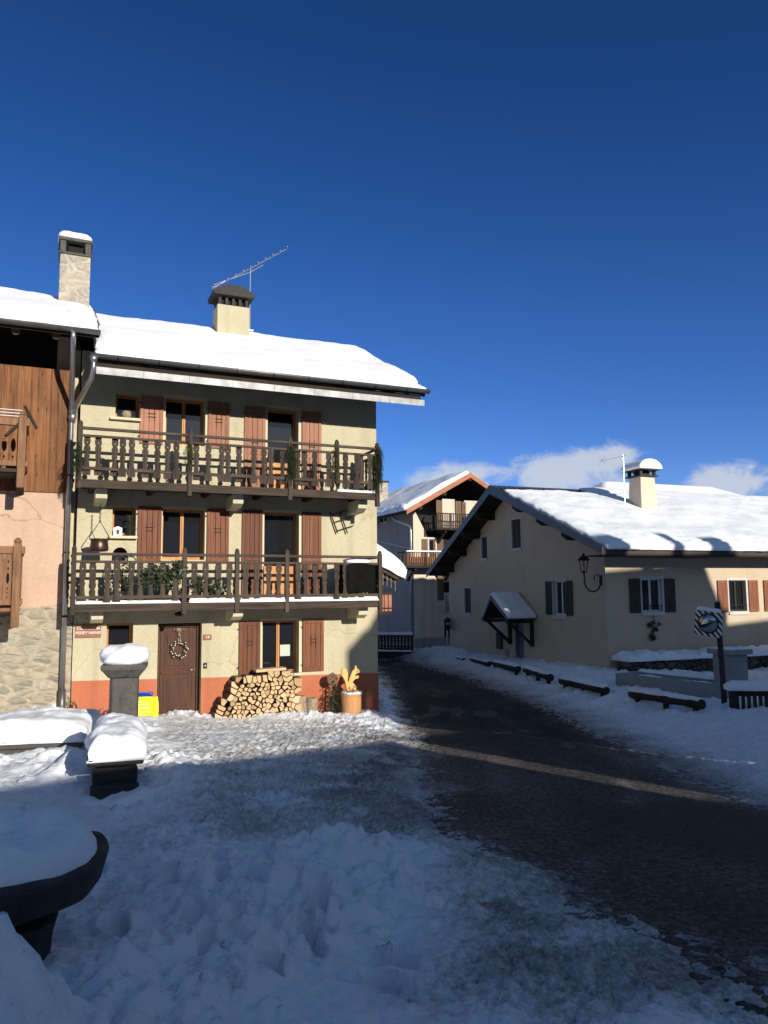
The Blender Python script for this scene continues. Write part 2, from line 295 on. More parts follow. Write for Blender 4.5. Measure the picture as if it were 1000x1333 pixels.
# ------------------------------------------------------------------ mesh builder
class MB:
    def __init__(s): s.v = []; s.f = []; s.mi = []; s.cur = 0
    def add(s, vs, fs):
        o = len(s.v); s.v += [tuple(map(float, p)) for p in vs]; s.f += [[i + o for i in f] for f in fs]; s.mi += [s.cur] * len(fs); return s
    def box(s, x0, x1, y0, y1, z0, z1):
        return s.add([(x0, y0, z0), (x1, y0, z0), (x1, y1, z0), (x0, y1, z0), (x0, y0, z1), (x1, y0, z1), (x1, y1, z1), (x0, y1, z1)],
                     [(0, 3, 2, 1), (4, 5, 6, 7), (0, 1, 5, 4), (1, 2, 6, 5), (2, 3, 7, 6), (3, 0, 4, 7)])
    def beam(s, a, b, w, h, up=(0, 0, 1)):
        a = Vector(a); b = Vector(b); d = (b - a).normalized(); u = Vector(up)
        sd = d.cross(u).normalized() * (w / 2); uu = sd.cross(d).normalized() * (h / 2)
        vs = [p + q for p in (a, b) for q in (-sd - uu, sd - uu, sd + uu, -sd + uu)]
        return s.add(vs, [(0, 1, 2, 3), (7, 6, 5, 4), (0, 4, 5, 1), (1, 5, 6, 2), (2, 6, 7, 3), (3, 7, 4, 0)])
    def prism(s, poly, fn0, fn1):
        """poly: 2-D outline (ccw); fn0/fn1 map (a,b) to the near and far 3-D point"""
        n = len(poly); vs = [fn0(*p) for p in poly] + [fn1(*p) for p in poly]
        return s.add(vs, [list(range(n)), list(range(2 * n - 1, n - 1, -1))] + [[i, i + n, (i + 1) % n + n, (i + 1) % n] for i in range(n)])
    def prismY(s, poly, y0, y1): return s.prism(poly, lambda a, b: (a, y0, b), lambda a, b: (a, y1, b))
    def prismX(s, poly, x0, x1): return s.prism(poly, lambda a, b: (x0, a, b), lambda a, b: (x1, a, b))
    def prismZ(s, poly, z0, z1): return s.prism(poly, lambda a, b: (a, b, z0), lambda a, b: (a, b, z1))
    def tube(s, pts, r, n=8, cap=True):
        P = [Vector(p) for p in pts]; rs = r if isinstance(r, (list, tuple)) else [r] * len(P); vs = []; fs = []; prev = None
        for i, p in enumerate(P):
            d = (P[min(i + 1, len(P) - 1)] - P[max(i - 1, 0)]).normalized()
            if prev is None: prev = d.orthogonal().normalized()
            sd = (prev - d * prev.dot(d)); sd = sd.normalized() if sd.length > 1e-6 else d.orthogonal().normalized(); prev = sd; t = d.cross(sd)
            vs += [p + (sd * math.cos(2 * PI * k / n) + t * math.sin(2 * PI * k / n)) * rs[i] for k in range(n)]
        for i in range(len(P) - 1):
            for k in range(n): fs.append((i * n + k, i * n + (k + 1) % n, (i + 1) * n + (k + 1) % n, (i + 1) * n + k))
        if cap: fs += [list(range(n - 1, -1, -1)), list(range((len(P) - 1) * n, len(P) * n))]
        return s.add(vs, fs)
    def lathe(s, prof, n=20, c=(0, 0, 0), wob=0.0, seed=0, sx=1, sy=1):
        vs = []; fs = []; m_ = len(prof)
        for r, z in prof:
            for k in range(n):
                a = 2 * PI * k / n; q = 1 + wob * float(noise2(math.cos(a) * 1.3 + z * 1.5, math.sin(a) * 1.3, seed))
                vs.append((c[0] + r * q * math.cos(a) * sx, c[1] + r * q * math.sin(a) * sy, c[2] + z))
        for i in range(m_ - 1):
            for k in range(n): fs.append((i * n + k, i * n + (k + 1) % n, (i + 1) * n + (k + 1) % n, (i + 1) * n + k))
        fs += [list(range(n - 1, -1, -1)), list(range((m_ - 1) * n, m_ * n))]
        return s.add(vs, fs)
    def quad(s, a, b, c, d): return s.add([a, b, c, d], [(0, 1, 2, 3)])
    def tri(s, a, b, c): return s.add([a, b, c], [(0, 1, 2)])
    def xf(s, mat):
        s.v = [tuple(mat @ Vector(p)) for p in s.v]; return s
    def mesh(s, name, mats):
        me = bpy.data.meshes.new(name); me.from_pydata(s.v, [], s.f)
        for mt in (mats if isinstance(mats, (list, tuple)) else [mats]): me.materials.append(M[mt] if isinstance(mt, str) else mt)
        me.polygons.foreach_set('material_index', s.mi); me.update(); return me
    def build(s, name, mats, parent=None, smooth=False, bevel=0.0, loc=None, rz=0.0, recalc=True):
        me = s.mesh(name, mats)
        if recalc:
            bm = bmesh.new(); bm.from_mesh(me); bmesh.ops.recalc_face_normals(bm, faces=bm.faces); bm.to_mesh(me); bm.free()
        if smooth: me.polygons.foreach_set('use_smooth', [True] * len(me.polygons))
        o = bpy.data.objects.new(name, me); COL.objects.link(o)
        if parent is not None: o.parent = parent
        if loc is not None: o.location = loc
        o.rotation_euler = (0, 0, rz)
        if bevel:
            bv = o.modifiers.new('bevel', 'BEVEL'); bv.width = bevel; bv.segments = 2; bv.limit_method = 'ANGLE'; bv.angle_limit = R(40)
        if smooth == 'auto':
            me.polygons.foreach_set('use_smooth', [True] * len(me.polygons))
        return o
def tag(o, label, cat, group=None, kind=None):
    if label: o['label'] = label
    if cat: o['category'] = cat
    if group: o['group'] = group
    if kind: o['kind'] = kind
    return o
def thing(name, label, cat, loc=(0, 0, 0), rz=0.0, group=None):
    o = bpy.data.objects.new(name, None); COL.objects.link(o); o.empty_display_size = 0.2
    o.location = tuple(float(x) for x in loc); o.rotation_euler = (0, 0, rz); return tag(o, label, cat, group)
def copy_tree(o, parent=None):
    c = o.copy(); COL.objects.link(c)
    if parent is not None: c.parent = parent
    for ch in [x for x in o.children]: copy_tree(ch, c)
    return c
def copy_part(o, loc=None):
    c = o.copy(); COL.objects.link(c)
    if loc is not None: c.location = loc
    return c

# snow lying on a sloping or level rectangle: O corner, U and V edge vectors, W its outward normal
def snow_slab(O, U, V, T, rnd=0.25, nu=60, nv=30, lump=0.03, ls=2.0, bulge=0.08, seed=0, edge_l=0.0, eave_fray=0.0, hole=None):
    O = np.array(O, float); U = np.array(U, float); V = np.array(V, float)
    lu = np.linalg.norm(U); lv = np.linalg.norm(V); W = np.cross(U, V); W /= np.linalg.norm(W)
    if W[2] < 0: W = -W
    a = np.linspace(0, 1, nu + 1); b = np.linspace(0, 1, nv + 1)
    a = a + 0.35 * np.sin(2 * PI * a) / (-2 * PI) ; b = b + 0.35 * np.sin(2 * PI * b) / (-2 * PI)
    A, B = np.meshgrid(a, b, indexing='ij')
    e = np.minimum(np.minimum(A, 1 - A) * lu, np.minimum(B, 1 - B) * lv)
    r = np.minimum(rnd, 0.5 * min(lu, lv))
    prof = np.sqrt(np.clip(1 - (1 - np.clip(e / r, 0, 1)) ** 2, 0, 1))
    nz = fbm(A * lu * ls, B * lv * ls, 4, seed)
    h = prof * (T * (1 + 0.25 * noise2(A * lu * 0.6, B * lv * 0.6, seed + 9)) + lump * nz)
    if eave_fray > 0.8:
        bv = B * lv; h = h * (.30 + .70 * sstep(.50, .78, bv + .14 * noise2(A * lu * 1.1, A * 0 + 3, seed + 7))); mk_ = np.exp(-((bv - .50 - .10 * noise2(A * lu * .9, A * 0, seed + 8)) / .10) ** 2) * sstep(.0, .12, fbm(A * lu * 1.9, bv * 3.0, 3, seed + 3)); mk_ = sstep(.25, .75, mk_); h = h * (1 - mk_) - .03 * mk_ + .035 * np.exp(-bv / .35) * fbm(A * lu * 5, bv * 6, 3, seed + 6) * prof
    elif eave_fray:
        h = h * (1 - eave_fray * sstep(0.9, 0.0, B * lv) * sstep(-0.1, 0.35, fbm(A * lu * 2.6, B * lv * 5, 4, seed + 3)))
    P = O + A[..., None] * U + B[..., None] * V + W * h[..., None]
    # swollen, uneven edges
    out = np.zeros_like(P); k = bulge * np.sqrt(np.clip(h / max(T, 1e-6), 0, 1.5)) * np.exp(-e / (r * 0.6))
    fu = np.where(A < 0.5, -1, 1) * (np.minimum(A, 1 - A) * lu < np.minimum(B, 1 - B) * lv)
    fv = np.where(B < 0.5, -1, 1) * (np.minimum(A, 1 - A) * lu >= np.minimum(B, 1 - B) * lv)
    P = P + (k * fu)[..., None] * U / lu + (k * fv)[..., None] * V / lv
    if edge_l:
        wob = edge_l * fbm(A * lu * 1.7 + 3, B * lv * 1.7, 3, seed + 4) * np.exp(-e / (r * 1.5))
        P = P + (wob * fu)[..., None] * U / lu + (wob * fv)[..., None] * V / lv
    base = O + A[..., None] * U + B[..., None] * V - W * 0.02
    n1 = nv + 1; q = (nu + 1) * n1
    mb = MB(); vs = np.concatenate([P.reshape(-1, 3), base.reshape(-1, 3)])
    fs = []
    for i in range(nu):
        for j in range(nv):
            k0 = i * n1 + j; fs.append((k0, k0 + n1, k0 + n1 + 1, k0 + 1)); fs.append((q + k0, q + k0 + 1, q + k0 + n1 + 1, q + k0 + n1))
    per = [(i, 0) for i in range(nu)] + [(nu, j) for j in range(nv)] + [(i, nv) for i in range(nu, 0, -1)] + [(0, j) for j in range(nv, 0, -1)]
    pi = [i * n1 + j for i, j in per]
    for x, y in zip(pi, pi[1:] + pi[:1]): fs.append((y, x, q + x, q + y))
    mb.add(vs, fs)
    return mb
# a pillow of snow on a post or slab (superellipse outline)
def snow_pillow(c, rx, ry, h, n=28, m_=10, sq=3.0, lump=0.03, seed=0, over=0.0):
    mb = MB(); prof = [(0.90, 0.0)] + [(1.0 + over * math.sin(PI * t) , t) for t in np.linspace(0.12, 0.5, 4)] + [((1 - ((t - .5) / .5) ** 2.6) ** (1 / 2.2), t) for t in np.linspace(0.6, 0.985, 7)]
    vs = []; fs = []
    for i, (q, t) in enumerate(prof):
        for k in range(n):
            a = 2 * PI * k / n; ca, sa = math.cos(a), math.sin(a)
            rr = (abs(ca) ** sq + abs(sa) ** sq) ** (-1 / sq)
            w = 1 + lump * 3 * float(noise2(ca * 1.4 + 5, sa * 1.4 + t * 1.7, seed)) + lump * float(noise2(ca * 4, sa * 4 + t * 4, seed + 2))
            vs.append((c[0] + rx * q * rr * ca * w, c[1] + ry * q * rr * sa * w, c[2] + h * t * (1 + lump * 2 * float(noise2(ca * q * 2, sa * q * 2, seed + 5)))))
    mm = len(prof)
    for i in range(mm - 1):
        for k in range(n): fs.append((i * n + k, i * n + (k + 1) % n, (i + 1) * n + (k + 1) % n, (i + 1) * n + k))
    vs.append((c[0], c[1], c[2] + h)); top = len(vs) - 1
    for k in range(n): fs.append(((mm - 1) * n + k, (mm - 1) * n + (k + 1) % n, top))
    fs.append(list(range(n - 1, -1, -1)))
    return mb.add(vs, fs)
# a flat sawn board: list of (t, half width) along its length and holes on its centre line (t0,t1,half width, shape)
def sawn_board(cx, z0, z1, prof, y0, y1, holes=()):
    H = z1 - z0; mb = MB()
    cen = []
    for (ta, tb, hw, shp) in holes:
        if shp == 'd': cen += [(ta, 0.0), ((ta + tb) / 2, hw), (tb, 0.0)]
        else: cen += [((ta + tb) / 2 - (tb - ta) / 2 * math.cos(a), hw * math.sin(a)) for a in np.linspace(0, PI, 9)]
    cen = [(0.0, 0.0)] + sorted(cen) + [(1.0, 0.0)]
    for sg in (1, -1):
        poly = [(cx + sg * w, z0 + t * H) for t, w in prof] + [(cx + sg * w, z0 + t * H) for t, w in reversed(cen)]
        mb.prismY(poly, y0, y1)
    return mb
def wall_poly(outline, holes, depth=0.15):
    """a wall of any outline (x,z) on plane y=0 facing -y, rectangular holes (x0,x1,z0,z1) with reveals"""
    from mathutils.geometry import tessellate_polygon
    mb = MB(); loops = [[Vector((a, 0, b)) for a, b in outline]] + [[Vector(p) for p in ((a, 0, c), (a, 0, d), (b, 0, d), (b, 0, c))] for a, b, c, d in holes]
    flat = [p for l_ in loops for p in l_]
    fs = []
    for t in tessellate_polygon(loops):
        a, b, c = (flat[i] for i in t); n = (b - a).cross(c - a); fs.append(tuple(t) if n.y < 0 else tuple(reversed(t)))
    mb.add(flat, fs)
    for a, b, c, d in holes:
        y = depth
        mb.quad((a, 0, c), (a, y, c), (a, y, d), (a, 0, d)); mb.quad((b, 0, c), (b, 0, d), (b, y, d), (b, y, c))
        mb.quad((a, 0, c), (b, 0, c), (b, y, c), (a, y, c)); mb.quad((a, 0, d), (a, y, d), (b, y, d), (b, 0, d))
    return mb
# walls with rectangular openings; front on plane y=0, outward is -y
def wall_front(x0, x1, z0, z1, ops, depth=0.18, top=None):
    xs = sorted(set([x0, x1] + [v for o in ops for v in o[:2]])); zs = sorted(set([z0, z1] + [v for o in ops for v in o[2:4]]))
    mb = MB()
    inside = lambda x, z: any(o[0] < x < o[1] and o[2] < z < o[3] for o in ops)
    for i in range(len(xs) - 1):
        for j in range(len(zs) - 1):
            a, b, c, d = xs[i], xs[i + 1], zs[j], zs[j + 1]
            if not inside((a + b) / 2, (c + d) / 2): mb.quad((a, 0, c), (b, 0, c), (b, 0, d), (a, 0, d))
    for (a, b, c, d) in [o[:4] for o in ops]:
        y = depth
        mb.quad((a, 0, c), (a, y, c), (a, y, d), (a, 0, d)); mb.quad((b, 0, c), (b, 0, d), (b, y, d), (b, y, c))
        mb.quad((a, 0, c), (b, 0, c), (b, y, c), (a, y, c)); mb.quad((a, 0, d), (a, y, d), (b, y, d), (b, 0, d))
    return mb
# ------------------------------------------------------------------ lie of the land
_cp = np.array([(0, 0, 1.2), (-3, 2.8, 1.2), (0, 2.8, 1.17), (1.5, 3.2, 1.16), (-4, 6, .98), (0, 6, .92), (3, 6, .85), (-4, 10, .62), (0, 10, .56), (4.3, 9, .47),
    (-6.5, 15.9, .27), (-3.3, 17.3, .03), (-.1, 18.7, -.20), (-8.5, 15, .46), (7.3, 17, -.07), (6, 20, .05), (9.8, 20, .06), (6.9, 24, .12), (13, 19, .1), (2, 20, -.12), (1, 14, .2),
    (0, 30, -.17), (1.8, 32, -.13), (3, 35, .02), (1.2, 36, -.08), (1.5, 40, -.38), (-2, 40, -.3), (-6, 30, -.1), (8, 12, .25), (12, 6, .7), (5, 0, 1.15), (-8, 4, 1.1), (-14, 10, .9), (0, -12, 1.5), (14, -8, 1.4), (-14, -10, 1.5),
    (30, 20, .6), (30, 45, .6), (0, 60, .3), (-30, 40, .6), (-30, 0, 1.2), (30, -20, 1.4), (0, -40, 1.6), (90, 0, 1), (-90, 0, 1), (0, 110, 1), (0, -110, 1), (80, 80, 1), (-80, 80, 1), (700, 0, 1), (-700, 0, 1), (0, 700, 1), (0, -700, 1)])
def _k(r2): return np.where(r2 > 1e-9, r2 * np.log(r2 + 1e-12), 0.)
_n = len(_cp); _A = np.zeros((_n + 3, _n + 3)); _d2 = ((_cp[:, None, :2] - _cp[None, :, :2]) ** 2).sum(-1)
_A[:_n, :_n] = _k(_d2) + np.eye(_n) * 2.0; _A[:_n, _n] = 1; _A[:_n, _n + 1:] = _cp[:, :2]; _A[_n:, :_n] = _A[:_n, _n:].T
_wt = np.linalg.solve(_A, np.concatenate([_cp[:, 2], np.zeros(3)]))
def base(x, y):
    x = np.asarray(x, float); y = np.asarray(y, float); r = _wt[_n] + _wt[_n + 1] * x + _wt[_n + 2] * y
    for i in range(_n): r = r + _wt[i] * _k((x - _cp[i, 0]) ** 2 + (y - _cp[i, 1]) ** 2)
    return r
def ray(px, py): return Fw + Rt * (px - 500) / FPX - Up * (py - 666.5) / FPX
def on_ground(px, py):
    d = ray(px, py); t = 1.0
    for k in range(4000):
        p = CAM + d * t / d[1]
        if p[2] < float(base(p[0], p[1])): return p
        t += 0.02
    return p
_lp = [(498, 868), (508, 885), (520, 910), (536, 940), (545, 972), (548, 1010), (575, 1058), (645, 1120), (780, 1195), (1000, 1292)]
_rp = [(540, 864), (600, 880), (660, 902), (730, 931), (800, 965), (880, 1003), (1000, 1052)]
ROAD_L = np.array([(-7.0, 47), (-3.6, 40), (-1.6, 34.5)] + [tuple(on_ground(*p)[:2]) for p in _lp] + [(2.0, 1.0), (2.4, -6), (2.6, -40)])
ROAD_R = np.array([(-4.6, 49), (-.6, 41), (.55, 36)] + [tuple(on_ground(*p)[:2]) for p in _rp] + [(5.6, 6.0), (7.2, 0), (7.6, -6), (7.8, -40)])
def seg_dist(x, y, poly):
    best = np.full(np.shape(x), 1e9)
    for (ax, ay), (bx, by) in zip(poly[:-1], poly[1:]):
        vx, vy = bx - ax, by - ay; t = np.clip(((x - ax) * vx + (y - ay) * vy) / (vx * vx + vy * vy), 0, 1)
        best = np.minimum(best, (x - ax - t * vx) ** 2 + (y - ay - t * vy) ** 2)
    return np.sqrt(best)
def in_poly(x, y, poly):
    ins = np.zeros(np.shape(x), bool); n = len(poly)
    for i in range(n):
        ax, ay = poly[i]; bx, by = poly[(i + 1) % n]
        c = ((ay > y) != (by > y)); xx = ax + (y - ay) * (bx - ax) / (by - ay + 1e-12); ins ^= c & (x < xx)
    return ins
_packed = np.array([tuple(on_ground(*p)[:2]) for p in [(200, 936), (330, 938), (410, 941), (480, 948), (545, 965), (560, 1040), (640, 1115), (760, 1185), (1000, 1290), (1000, 1345), (470, 1345), (545, 1245), (590, 1165), (530, 1108), (330, 1100), (180, 1130), (135, 1185), (120, 1120), (190, 1065), (245, 1010), (222, 970)]])
_heaps = []   # (x, y, height, radius)
def heap(px, py, h, r): p = on_ground(px, py); _heaps.append((p[0], p[1], h, r))
def clods(x, y, s, seed, th=0.12):
    n = noise2(x * s, y * s, seed); return np.clip(n - th, 0, 1) ** 0.7
_ruts = [np.array([tuple(on_ground(*p)[:2]) for p in r]) for r in ([(560, 1015), (470, 985), (370, 965), (280, 957), (200, 958)], [(555, 985), (470, 963), (380, 951), (300, 946)], [(650, 1118), (520, 1066), (400, 1040), (300, 1052), (215, 1095), (130, 1180)], [(600, 1075), (500, 1035), (400, 1013), (310, 1016), (240, 1050), (150, 1120)], [(820, 1206), (690, 1158), (560, 1120), (440, 1083), (330, 1070)], [(1000, 1312), (840, 1258), (690, 1215), (600, 1180), (520, 1130)])]
_steps = []
def trail(p0, p1, seed):
    rn = random.Random(seed); a = on_ground(*p0)[:2]; b = on_ground(*p1)[:2]; d = b - a; Ln = float(np.hypot(*d)); d = d / Ln; n_ = np.array([-d[1], d[0]]); k = 0; s_ = .1
    while s_ < Ln:
        p = a + d * s_ + n_ * (.10 if k % 2 else -.10) + np.array([rn.uniform(-.05, .05), rn.uniform(-.05, .05)]); _steps.append((p[0], p[1], math.atan2(d[1], d[0]) + rn.uniform(-.25, .25), rn.uniform(.035, .07))); s_ += rn.uniform(.30, .42); k += 1
for i_, (a_, b_) in enumerate([((330, 1325), (215, 1075)), ((215, 1075), (255, 990)), ((470, 1300), (300, 1130)), ((120, 1240), (170, 1090)), ((20, 1050), (230, 1040)), ((420, 1215), (590, 1330))]): trail(a_, b_, 60 + i_)
def chunks(x, y, s, seed, prob=.6, r0=.45):
    """scattered rounded lumps of broken snow"""
    out = np.zeros(np.shape(x)); ok = (np.abs(x) < 9) & (y > 1) & (y < 22); X = x[ok] * s; Y = y[ok] * s
    if X.size == 0: return out
    ix = np.floor(X).astype(int); iy = np.floor(Y).astype(int); best = np.zeros(X.shape)
    def hsh(a, b, k): return (_perm[(_perm[(a + k * 17 + seed * 53) & 511] + b) & 511] & 511) / 511.
    for dx in (-1, 0, 1):
        for dy in (-1, 0, 1):
            cx, cy = ix + dx, iy + dy; px = cx + hsh(cx, cy, 1); py = cy + hsh(cx, cy, 2); rr = r0 * (.45 + .9 * hsh(cx, cy, 3)); on = hsh(cx, cy, 4) < prob; an = hsh(cx, cy, 5) * 3.14
            ux = (X - px) * np.cos(an) + (Y - py) * np.sin(an); uy = -(X - px) * np.sin(an) + (Y - py) * np.cos(an)
            q = (np.abs(ux) ** 2.5 + np.abs(uy * 1.35) ** 2.5) ** .4 / rr
            best = np.maximum(best, np.where(on, np.sqrt(np.clip(1 - q ** 2, 0, 1)) * rr, 0))
    out[ok] = best / s; return out
def land(x, y):
    """height of the snow surface, dirt"""
    b = base(x, y); dl = seg_dist(x, y, ROAD_L); dr = seg_dist(x, y, ROAD_R)
    ins = in_poly(x, y, np.concatenate([ROAD_L, ROAD_R[::-1]]))
    d = np.where(ins, -1, 1) * np.minimum(dl, dr); right = (~ins) & (dr < dl)
    near = sstep(60, 30, np.hypot(x, y))
    wob = 0.16 * fbm(x * 1.1, y * 1.1, 4, 11) * near + 0.05 * fbm(x * 6, y * 6, 3, 12) * near
    d = d + wob
    pk = in_poly(x, y, _packed); pd = seg_dist(x, y, np.concatenate([_packed, _packed[:1]]))
    pdist = np.where(pk, pd, -pd) + 0.25 * fbm(x * .9, y * .9, 4, 21) * near
    packed = sstep(-0.30, 0.40, pdist) * (~right)
    # soft drifts and clods
    soft = 0.10 * fbm(x * 0.7, y * 0.7, 4, 1) + 0.045 * fbm(x * 2.3, y * 2.3, 4, 2)
    cl = 0.07 * clods(x, y, 2.6, 3) + 0.065 * clods(x, y, 6.0, 4, 0.1) + 0.040 * clods(x, y, 13.0, 5, 0.05) + 0.016 * clods(x, y, 27.0, 8, 0.0)
    fine = 0.008 * fbm(x * 18, y * 18, 3, 6)
    clodmask = 0.22 + 0.78 * sstep(-0.10, 0.35, fbm(x * 0.62, y * 0.62, 3, 7) + .5 * np.exp(-((x + .1) ** 2 / .8 + (y - 4.9) ** 2 / 1.0)))
    foot = -0.07 * np.clip(noise2(x * 2.1, y * 2.6, 31) - 0.25, 0, 1)
    deep = 0.05 + soft * .75 + cl * clodmask * 1.0 + fine + foot
    deep = deep + clodmask * (0.5 * chunks(x + .06 * noise2(x * 5, y * 5, 91), y + .06 * noise2(x * 5, y * 5, 92), 5.0, 1, .5) + 0.8 * chunks(x + .02 * noise2(x * 14, y * 14, 93), y + .02 * noise2(x * 14, y * 14, 94), 12.0, 2, .6)) + .4 * chunks(x, y, 24.0, 3, .5)
    for sx_, sy_, an_, dp_ in _steps:
        ok = (np.abs(x - sx_) < .35) & (np.abs(y - sy_) < .35)
        if not ok.any(): continue
        X_ = x[ok] - sx_; Y_ = y[ok] - sy_; u_ = (X_ * math.cos(an_) + Y_ * math.sin(an_)) / .155; v_ = (-X_ * math.sin(an_) + Y_ * math.cos(an_)) / (.058 + .012 * np.clip(u_, -1, 1)); q = np.sqrt(u_ ** 2 + v_ ** 2)
        deep[ok] = deep[ok] * (1 - .75 * sstep(1.1, .8, q)) - dp_ * sstep(1.12, .82, q) + .018 * np.exp(-((q - 1.35) / .22) ** 2)
    # crossing tyre furrows and slush on the packed part, running along the road
    tr = noise2(x * 0.9 + 0.45 * y, (y * 0.45 - x * 0.2) * 0.22, 41)
    rid = 0.030 * np.abs(noise2((x * 0.82 + y * 0.57) * 3.2, (y * 0.82 - x * 0.57) * 0.5, 42)) + 0.02 * noise2((x * 0.82 + y * 0.57) * 7, (y * 0.82 - x * 0.57) * 0.8, 43)
    yb = sstep(8.8, 10.8, y + .12 * x); ax = -.4 * x + .916 * y; al = .916 * x + .4 * y
    rid2 = .030 * np.abs(noise2(ax * 3.4 + .25 * noise2(al * .3, ax * .3, 85), al * .35, 82)) + .016 * noise2(ax * 9, al * .5, 83)
    rid = rid * (1 - yb) + rid2 * yb
    rut = 0
    for k, rp in enumerate(_ruts):
        q = seg_dist(x + .05 * noise2(x * 1.5, y * 1.5, 88), y, rp); rut = np.maximum(rut, np.exp(-(q / .10) ** 2) - .55 * np.exp(-((q - .20) / .07) ** 2))
    rut = rut * (.55 + .45 * noise2(x * 1.2, y * 1.2, 89))
    rid = rid - .034 * rut
    grit = 0.014 * fbm(x * 9, y * 9, 4, 44, 0.65) + 0.05 * clods(x, y, 9, 45, 0.25) + 0.020 * clods(x, y, 22, 47, 0.1) * (0.4 + sstep(1.6, 0.2, d))
    slushedge = np.exp(-((d - 0.35) / 0.35) ** 2)
    flat = 0.02 + rid + grit + (1 - .6 * yb) * (.8 * chunks(x, y, 13.0, 4, .6) + 1.2 * chunks(x, y, 26.0, 5, .7)) + 0.04 * slushedge * (0.5 + np.abs(noise2(x * 5, y * 5, 46)))
    h = deep * (1 - packed) + flat * packed
    # bank thrown up along the right edge
    bank = (0.02 + 0.23 * sstep(0.9, 2.6, d) * sstep(9, 3, d) + soft * 0.7 * sstep(.8, 1.6, d) + (cl * 0.9 * sstep(0.7, 1.5, d) + grit * .8)) * 1.0
    # left foot of the road near the corner house
    h = np.where(right, bank, h)
    rise = sstep(-0.1, 0.7, d)
    spk = fbm(x * 7.0, y * 7.0, 5, 81, 0.82) * .75
    h = h * rise + (1 - rise) * (-0.016 - 0.065 * sstep(0.0, -1.0, d) + 0.026 * spk)
    for hx, hy, hh, hr in _heaps:
        q = np.hypot(x - hx, y - hy) / hr
        h = h + hh * np.exp(-q ** 2.4) * (1 + 0.35 * fbm(x * 3.1, y * 3.1, 4, 51))
    inyard = sstep(0.25, -0.15, (np.stack([x, y], -1) - H1.O[:2]) @ H1.v[:2]) if True else 1
    h = h * near + 0.1 * (1 - near)
    # dirt: worn brown slush beside the road, cleaner further off
    dl_ = np.clip(d, 0, 9)
    dirt = np.where(right, 0.55 * np.exp(-(dl_ / 0.8) ** 2) + 0.12 * np.exp(-dl_ / 1.6), packed * (0.13 + 0.10 * np.clip(rut, 0, 1) + 0.56 * np.exp(-(dl_ / 1.05) ** 1.3) + 0.10 * np.abs(tr)) + 0.03)
    yard = sstep(9.2, 10.6, y + 0.12 * x) * packed
    dirt = dirt + yard * 0.07 * np.abs(tr)
    brown = sstep(0.05, 0.45, fbm(x * 0.8, y * 1.3, 4, 61)) * packed * sstep(13.2, 10.0, y) * sstep(6.2, 8.2, y); dirt = dirt + 0.20 * brown
    dirt = dirt - 0.25 * sstep(0.25, 0.6, fbm(x * 1.7, y * 1.7, 4, 63)) * packed
    dirt = np.clip(dirt, 0, 1)
    dirt = np.where(d < 0.25, np.maximum(dirt, 0.45 + 0.5 * sstep(.25, -.5, d)), dirt)
    return b + h, dirt
def gz(x, y): return float(land(np.array([float(x)]), np.array([float(y)]))[0][0])

# heaps of cleared snow
heap(15, 1290, 0.0, .1)
for hx, hy, hh, hr in [(-1.30, 2.52, 0.40, 0.25), (-1.06, 2.40, 0.14, 0.20), (-1.75, 2.55, 0.40, 0.32), (-3.75, 9.1, 0.22, 0.45), (-3.3, 8.6, 0.20, 0.35), (-2.60, 7.35, -0.14, .50), (-2.1, 8.7, 0.10, .4), (-5.2, 9.7, -.12, .75),
                       (-1.3, 17.5, 0.06, 0.5), (-0.4, 17.9, 0.10, 0.5), (-2.2, 17.1, 0.03, .5), (0.6, 4.9, 0.10, .35), (-0.2, 4.75, 0.14, .5), (-.55, 4.3, .08, .4), (7.2, 16.6, 0.05, .6), (8.3, 16.4, 0.04, .8),
                       (-1.2, 9.2, 0.03, .5), (0.2, 36.2, .25, 1.2), (1.9, 34.0, .3, 1.0), (-6.6, 15.3, .14, .5)]:
    _heaps.append((hx, hy, hh, hr))

